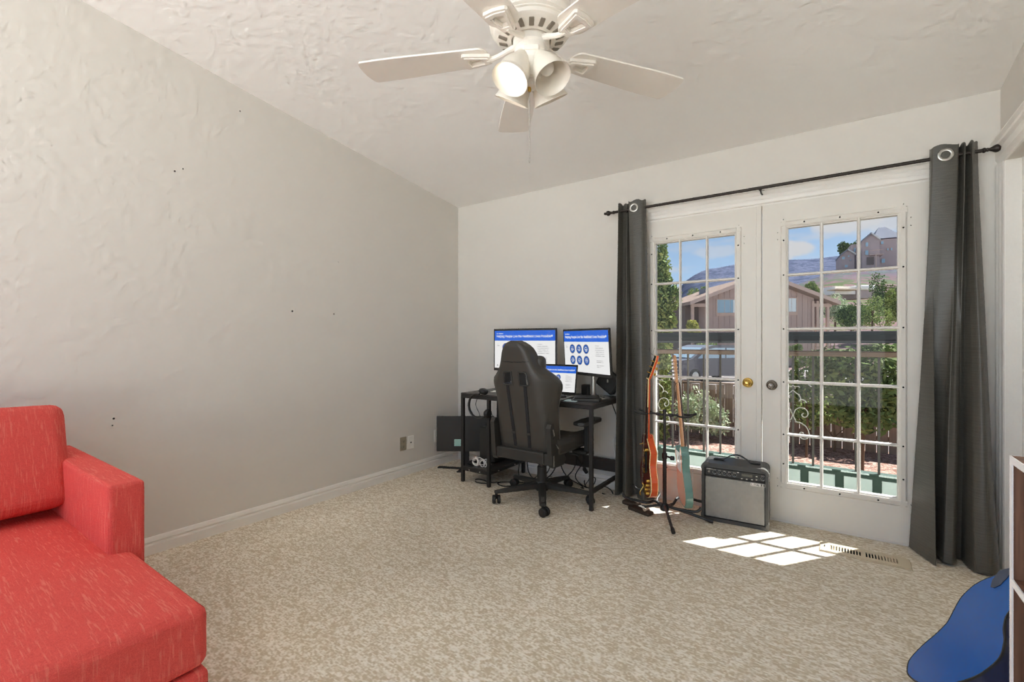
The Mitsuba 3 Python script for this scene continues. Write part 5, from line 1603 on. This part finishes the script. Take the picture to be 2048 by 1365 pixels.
# side wings with porch posts
for (a, b) in ((1382, 1412), (1628, 1660)):
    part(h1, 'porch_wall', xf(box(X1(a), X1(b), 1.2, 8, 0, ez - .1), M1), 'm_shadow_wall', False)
for a in (1385, 1412, 1625, 1634, 1655):
    part(h1, 'porch_post', xf(box(X1(a) - .09, X1(a) + .09, -.1, .1, 0, ez + .1), M1), 'm_house_trim', False)
part(h1, 'porch_beam', xf(cat(box(X1(1624), X1(1662), -.1, .1, ez - .35, ez - .1), box(X1(1382), X1(1414), -.1, .1, ez - .35, ez - .1)), M1), 'm_house_trim', False)
part(h1, 'chimney', xf(box(X1(1441), X1(1450), 3, 4, Z1(590), Z1(571)), M1), 'm_roof_grey', False)

h2 = thing('house', 'small sunlit cream house beside the tall cypress at the left of the left door', 'house')
D2 = 46.0
S2 = D2 / FOC
M2 = local(1346, D2, turn=-.25)
X2 = lambda px: (px - 1346) * S2
Z2 = lambda py: CAM_H - GZ + (684 - py) * S2
gb = [(X2(1330), 0), (X2(1362), 0), (X2(1362), Z2(612)), (X2(1346), Z2(590)), (X2(1330), Z2(612))]
part(h2, 'wall', xf(xf(extr(gb, 6), frame_m((0, 6, 0), (1, 0, 0), (0, 0, 1))), M2), 'm_cream_wall', False)
for s_ in (-1, 1):
    part(h2, 'roof_slope', xf(xf(extr([(0, Z2(584)), (s_ * X2(1368), Z2(612)), (s_ * X2(1368), Z2(615)), (0, Z2(588))], 7), frame_m((0, 6.4, 0), (1, 0, 0), (0, 0, 1))), M2), 'm_roof', False)
wk = part(h2, 'window', xf(box(X2(1349), X2(1356), -.05, .02, Z2(635), Z2(618)), M2), 'm_white_wall', False)
part(wk, 'pane', xf(box(X2(1350), X2(1355), -.07, -.045, Z2(634), Z2(619)), M2), 'm_win_glass', False)
wk = part(h2, 'window', xf(box(X2(1334), X2(1339), -.05, .02, Z2(630), Z2(620)), M2), 'm_white_wall', False)

h3 = thing('house', 'tall brown house with a grey hipped roof on the hilltop behind the right door', 'house')
D3 = 122.0
S3 = D3 / FOC
M3 = local(1740, D3, z=0, turn=-.5)
X3 = lambda px: (px - 1740) * S3 / 1.25
Z3 = lambda py: CAM_H + (684 - py) * S3


def gable(px0, px1, py_e, py_r, py_b, y0, depth, m):
    mid = (px0 + px1) / 2
    poly = [(X3(px0), Z3(py_b)), (X3(px1), Z3(py_b)), (X3(px1), Z3(py_e)), (X3(mid), Z3(py_r)), (X3(px0), Z3(py_e))]
    return xf(xf(extr(poly, depth), frame_m((0, y0 + depth, 0), (1, 0, 0), (0, 0, 1))), M3)


part(h3, 'wall', xf(box(X3(1722), X3(1795), 0, 14, Z3(552), Z3(484)), M3), 'm_tan_wall', False)
part(h3, 'wall', gable(1720, 1754, 486, 474, 552, -3, 12, 'm_tan_wall'), 'm_tan_wall', False)
part(h3, 'wall', gable(1678, 1707, 509, 500, 552, -1, 9, 'm_tan_wall'), 'm_tan_wall', False)
part(h3, 'wall', xf(box(X3(1703), X3(1724), 1, 11, Z3(552), Z3(488)), M3), 'm_tan_wall', False)


def slab(p, t=.4):
    m = trimesh.Trimesh(np.vstack([np.array(p), np.array(p) - [0, 0, t]])).convex_hull
    return m


rx0, rx1, e_, r_ = X3(1744), X3(1806), Z3(483), Z3(450)
part(h3, 'roof', xf(trimesh.Trimesh([(rx0, -.8, e_), (rx1, -.8, e_), (rx1, 14.8, e_), (rx0, 14.8, e_), (rx0 + 4, 7, r_), (rx1 - 4, 7, r_)]).convex_hull, M3), 'm_roof_grey', False)
for (a, b, pe_, pr_, y0, y1) in ((1719, 1755, 486.5, 473, -3.8, 9.5), (1677, 1709, 509.5, 499, -1.8, 8.5)):
    md = (a + b) / 2
    for s_, xx in ((-1, a), (1, b)):
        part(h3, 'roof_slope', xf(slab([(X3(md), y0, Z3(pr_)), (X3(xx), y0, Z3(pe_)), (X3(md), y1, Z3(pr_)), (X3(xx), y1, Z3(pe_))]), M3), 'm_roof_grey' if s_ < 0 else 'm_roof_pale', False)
for (px, py, w_, h_, y) in ((1729, 496, 5, 8, -3), (1729, 512, 6, 9, -3), (1751, 493, 4, 5, 0), (1764, 491, 5, 6, 0), (1775, 505, 3, 4, 0), (1782, 505, 3, 4, 0), (1766, 527, 7, 8, 0), (1749, 531, 6, 8, 0), (1684, 517, 6, 5, -1), (1695, 514, 3, 3, -1), (1690, 534, 6, 5, -1), (1699, 522, 2, 3, -1), (1710, 500, 4, 8, 1)):
    wk = part(h3, 'window', xf(box(X3(px - w_ / 2 - .6), X3(px + w_ / 2 + .6), y - .15, y, Z3(py + h_ / 2 + .6), Z3(py - h_ / 2 - .6)), M3), 'm_house_trim', False)
    part(wk, 'pane', xf(box(X3(px - w_ / 2), X3(px + w_ / 2), y - .25, y - .14, Z3(py + h_ / 2), Z3(py - h_ / 2)), M3), 'm_win_glass', False)
part(h3, 'balcony', xf(cat(box(X3(1733), X3(1760), -4.5, 0, Z3(519), Z3(517.5)), box(X3(1744), X3(1746), -4.5, -4.1, Z3(545), Z3(518)), box(X3(1733), X3(1760), -4.5, -4.35, Z3(510), Z3(509))), M3), 'm_house_trim', False)
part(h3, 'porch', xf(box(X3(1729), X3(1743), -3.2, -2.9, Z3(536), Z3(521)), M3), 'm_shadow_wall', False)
h4 = thing('trailer', 'long white trailer roof on the slope above the trees behind the right door', 'trailer')
D4 = 70.0
S4 = D4 / FOC
M4 = local(1700, D4, z=0, turn=.1)
X4 = lambda px: (px - 1700) * S4
Z4 = lambda py: CAM_H + (684 - py) * S4
part(h4, 'body', xf(box(X4(1668), X4(1712), 0, 4, Z4(592), Z4(576)), M4), 'm_white_wall', False)
part(h4, 'roof', xf(rbox(X4(1712), X4(1748), -1, 3.2, Z4(584), Z4(574), .3), M4), 'm_white_wall', 30)
part(h4, 'wall', xf(box(X4(1714), X4(1746), -.5, 3, Z4(600), Z4(583)), M4), 'm_tan_wall', False)
part(h4, 'awning', xf(box(X4(1650), X4(1700), -2, 0, Z4(586), Z4(584)), M4), 'm_cream_wall', False)
# garage block and planters under the railing line
gx = thing('planter', 'low terracotta planter on the terrace across the street', 'planter', None)
mat('m_terracotta', diffuse(srgb(206, 122, 84)))
pl_ = at(1676, 708, 26)
part(gx, 'tray', mv(lathe([(0, .0), (1.0, 0), (1.25, .32), (1.3, .36), (1.1, .36), (1.05, .28), (0, .28)], 24), x=pl_[0], y=pl_[1], z=GZ), 'm_terracotta', 30)
part(gx, 'soil', mv(lathe([(0, .30), (1.0, .29), (1.0, .2)], 24), x=pl_[0], y=pl_[1], z=GZ), 'm_dark_brown')
tr_ = thing('trellis', 'brown wooden trellis beside the house porch across the street', 'trellis')
tc = local(1650, 30)
for i in range(6):
    part(tr_, 'slat', xf(box(-.6 + i * .24, -.56 + i * .24, 0, .04, 0, 2.0), tc), 'm_board', False)
for i in range(6):
    part(tr_, 'cross_slat', xf(box(-.65, .7, .04, .07, .25 + i * .3, .29 + i * .3), tc), 'm_board', False)

# parked car
car = thing('car', 'dark grey car parked across the street, seen through the left door', 'car')
mat('m_car', principled(srgb(92, 92, 100), .2, .3, clearcoat=1.0))
CMx = local(1412, 22.0, turn=.35)
prof = [(-2.2, .35), (-2.25, .75), (-2.1, .98), (-1.5, 1.05), (-.8, 1.55), (-.3, 1.66), (1.0, 1.64), (1.75, 1.45), (2.15, 1.0), (2.2, .6), (2.1, .32)]
cb = extr(sg.Polygon(prof).buffer(.04, 4), 1.7)
part(car, 'body', xf(xf(cb, frame_m((0, .85, 0), (1, 0, 0), (0, 0, 1))), CMx), 'm_car', 30)
for s_ in (-1, 1):
    part(car, 'window', xf(xf(extr([(-1.25, 1.1), (-.75, 1.48), (-.25, 1.57), (.3, 1.57), (.3, 1.1)], .02), frame_m((0, s_ * .86 + .01, 0), (1, 0, 0), (0, 0, 1))), CMx), 'm_win_glass', False)
    part(car, 'window', xf(xf(extr([(.38, 1.1), (.38, 1.57), (1.0, 1.55), (1.6, 1.36), (1.75, 1.1)], .02), frame_m((0, s_ * .86 + .01, 0), (1, 0, 0), (0, 0, 1))), CMx), 'm_win_glass', False)
    for x in (-1.4, 1.35):
        wk = part(car, 'wheel', xf(mv(lathe([(0, -.1), (.22, -.1), (.31, -.08), (.33, 0), (.31, .08), (.22, .1), (0, .1)], 20), rx=PI / 2, x=x, y=s_ * .78, z=.33), CMx), 'm_black_plastic', 30)
        part(wk, 'hub', xf(mv(lathe([(0, .11), (.12, .108), (.18, .1), (.18, -.1), (0, -.11)], 16), rx=PI / 2, x=x, y=s_ * .78, z=.33), CMx), 'm_silver', 30)
part(car, 'windscreen', xf(cat(xf(extr([(-1.47, 1.08), (-.83, 1.54), (-.80, 1.52), (-1.44, 1.06)], 1.4), frame_m((-.03, .7, .05), (1, 0, 0), (0, 0, 1)))), CMx), 'm_win_glass', False)

# ------------------------------------------------------------------ outside: trees and shrubs


def leafmat(name, col, col2, tr=.35):
    def fn(p, n, uv, a=col, b=col2):
        return mix(a, b, noise(p.x * 5, p.y * 5, p.z * 5))
    return mat(name, {'type': 'twosided', 'bsdf': {'type': 'diffuse', 'reflectance': proc(fn)}})


leafmat('m_leaf_dark', srgb(70, 88, 56), srgb(120, 136, 84))
leafmat('m_leaf_mid', srgb(104, 124, 76), srgb(164, 174, 112))
leafmat('m_leaf_yellow', srgb(150, 156, 84), srgb(206, 200, 128))
leafmat('m_leaf_pale', srgb(150, 166, 134), srgb(206, 214, 186))
mat('m_bark', diffuse(srgb(104, 86, 72)))


def foliage(centers, n, leaf, seed, flat=.5, clump=0):
    """leaf blades scattered in ellipsoids: (x, y, z, rx, ry, rz)"""
    rng = np.random.default_rng(seed)
    vol = np.array([c[3] * c[4] * c[5] for c in centers]) ** (2 / 3)
    k = rng.choice(len(centers), n, p=vol / vol.sum())
    C = np.array(centers)[k]
    dirs = rng.normal(size=(n, 3))
    dirs /= np.linalg.norm(dirs, axis=1, keepdims=True)
    rad = rng.uniform(.35, 1.0, n) ** .5
    bump_ = .75 + .5 * meshkit.noise(dirs * 2.5 + C[:, :3], 3)
    P = C[:, :3] + dirs * C[:, 3:] * (rad * bump_)[:, None]
    a = rng.normal(size=(n, 3)) + dirs * .6
    a /= np.linalg.norm(a, axis=1, keepdims=True)
    b = np.cross(a, rng.normal(size=(n, 3)))
    b /= np.linalg.norm(b, axis=1, keepdims=True)
    s_ = leaf * rng.uniform(.6, 1.3, n)[:, None]
    v = np.stack([P - a * s_, P + b * s_ * flat, P + a * s_, P - b * s_ * flat], 1).reshape(-1, 3)
    i = np.arange(n)[:, None] * 4
    f = np.vstack([i + [0, 1, 2], i + [0, 2, 3]])
    return trimesh.Trimesh(v, f, process=False)


def tree(name, label, cat_, base, centers, n, leaf, m, trunk=None, seed=0, group=None, flat=.5):
    t = thing(name, label, cat_, group)
    base = np.array(base, float)
    cs = [(base[0] + c[0], base[1] + c[1], base[2] + c[2], c[3], c[4], c[5]) for c in centers]
    k = part(t, 'foliage', foliage(cs, n, leaf, seed, flat), m, False)
    labels[k] = {'label': 'leafy crown', 'kind': 'stuff'}
    if trunk:
        r, h_ = trunk
        part(t, 'trunk', tube([base + [0, 0, -.1], base + [.02, 0, h_ * .5], base + [0, .02, h_]], [r, r * .8, r * .5], 8), 'm_bark')
        for c in cs[:5]:
            part(t, 'branch', tube([base + [0, 0, h_ * .6], (base + [0, 0, h_ * .8] + np.array(c[:3])) / 2, np.array(c[:3])], [r * .5, r * .35, r * .15], 6), 'm_bark')
    return t


def ground_at(px, d, z=None):
    p = at(px, 684, d)
    return (p[0], p[1], GZ if z is None else z)


tree('cypress_tree', 'tall columnar cypress at the left edge of the left door', 'tree', ground_at(1320, 9.0), [(0, 0, z, r, r, .42) for z, r in zip(np.arange(.3, 3.9, .3), [.18, .22, .22, .20, .20, .22, .23, .24, .24, .23, .20, .14])] + [(.22, .1, 2.75, .16, .16, .25), (.2, 0, 2.3, .12, .12, .2)], 9000, .045, 'm_leaf_mid', (.06, 3.2), 1)
tree('leafy_shrub', 'glossy leafy shrub behind the railing at the right door', 'shrub', ground_at(1722, 6.4), [(0, 0, 1.25, .42, .42, .45), (.30, .1, 1.55, .32, .32, .32), (-.25, 0, 1.5, .34, .34, .32), (.1, -.1, 1.0, .5, .45, .35), (-.42, .1, 1.62, .25, .22, .2), (.5, .2, 1.2, .25, .25, .4)], 3400, .055, 'm_leaf_dark', (.03, 1.2), 2, flat=.45)
tree('leafy_shrub', 'smaller loose shrub with pale leaves left of the glossy shrub behind the railing', 'shrub', ground_at(1612, 7.6), [(0, 0, 1.45, .22, .22, .25), (.25, 0, 1.25, .25, .25, .2), (-.2, .1, 1.2, .2, .2, .2), (0, 0, .9, .25, .25, .3)], 750, .06, 'm_leaf_dark', (.02, 1.2), 3, flat=.4)
tree('golden_shrub', 'small yellow-green shrub on the gravel seen through the lowest panes of the right door', 'shrub', ground_at(1712, 9.3), [(0, 0, .26, .26, .26, .26), (.1, 0, .40, .16, .16, .16)], 900, .035, 'm_leaf_yellow', (.015, .25), 4)
tree('pale_bush', 'pale green bush before the fence seen through the left door', 'shrub', ground_at(1400, 9.0), [(0, 0, .55, .36, .3, .42), (-.25, 0, .5, .25, .25, .35), (.28, 0, .4, .25, .25, .3)], 1800, .04, 'm_leaf_pale', (.02, .4), 5)
tree('low_bush', 'low green bush under the shade of the fence at the right door', 'shrub', ground_at(1668, 8.0), [(0, 0, .72, .45, .2, .28), (.5, -.05, .75, .35, .2, .28), (-.35, 0, .6, .28, .2, .25)], 1100, .05, 'm_leaf_mid', (.02, .4), 15)
mid = [(1384, 50, 572, 650, 24, 'm_leaf_mid', 'round olive tree left of the gabled house'),
       (1418, 52, 572, 640, 24, 'm_leaf_mid', 'olive tree behind the left roof slope of the gabled house'),
       (1386, 30, 640, 690, 13, 'm_leaf_yellow', 'pale bush beside the sunlit cream house'),
       (1632, 55, 558, 625, 22, 'm_leaf_mid', 'tree behind the right roof slope of the gabled house'),
       (1670, 40, 582, 672, 34, 'm_leaf_pale', 'pale tree right of the gabled house'),
       (1702, 31, 598, 682, 32, 'm_leaf_dark', 'dark bushy tree right of the house porch'),
       (1744, 36, 590, 676, 34, 'm_leaf_mid', 'green tree in the middle of the right door view'),
       (1774, 48, 548, 650, 34, 'm_leaf_dark', 'taller dark tree at the right edge of the right door'),
       (1795, 42, 575, 668, 22, 'm_leaf_mid', 'green tree hidden partly by the frame at the right edge'),
       (1694, 140, 484, 540, 15, 'm_leaf_dark', 'round tree behind the hilltop house'),
       (1709, 145, 482, 545, 12, 'm_leaf_dark', 'second round tree behind the hilltop house'),
       (1412, 25, 688, 725, 26, 'm_leaf_mid', 'low green hedge across the street under the railing line'),
       (1452, 29, 708, 738, 14, 'm_leaf_yellow', 'round golden bush across the street'),
       (1590, 24, 690, 726, 14, 'm_leaf_mid', 'bush by the wall across the street'),
       (1735, 21, 688, 728, 24, 'm_leaf_dark', 'leafy bush beyond the street at the right')]
for i, (px, d, top, bot, wpx, m, lb) in enumerate(mid):
    s_ = d / FOC
    zt, zb_ = CAM_H + (684 - top) * s_, CAM_H + (684 - bot) * s_
    b = at(px, 684, d)
    gz = min(zb_, 30)
    hgt = zt - gz
    w_ = wpx * s_
    rng = np.random.default_rng(100 + i)
    cs = []
    for j in range(7):
        cs.append((rng.uniform(-.55, .55) * w_, rng.uniform(-.4, .4) * w_, hgt * rng.uniform(.35, .78), w_ * rng.uniform(.4, .62), w_ * .5, hgt * rng.uniform(.16, .26)))
    tree('tree' if hgt > 2 else 'bush', lb, 'tree' if hgt > 2 else 'shrub', (b[0], b[1], gz), cs, 3200, max(.05, 1.9 * s_), m, (w_ * .06, hgt * .6), 20 + i, flat=.6)
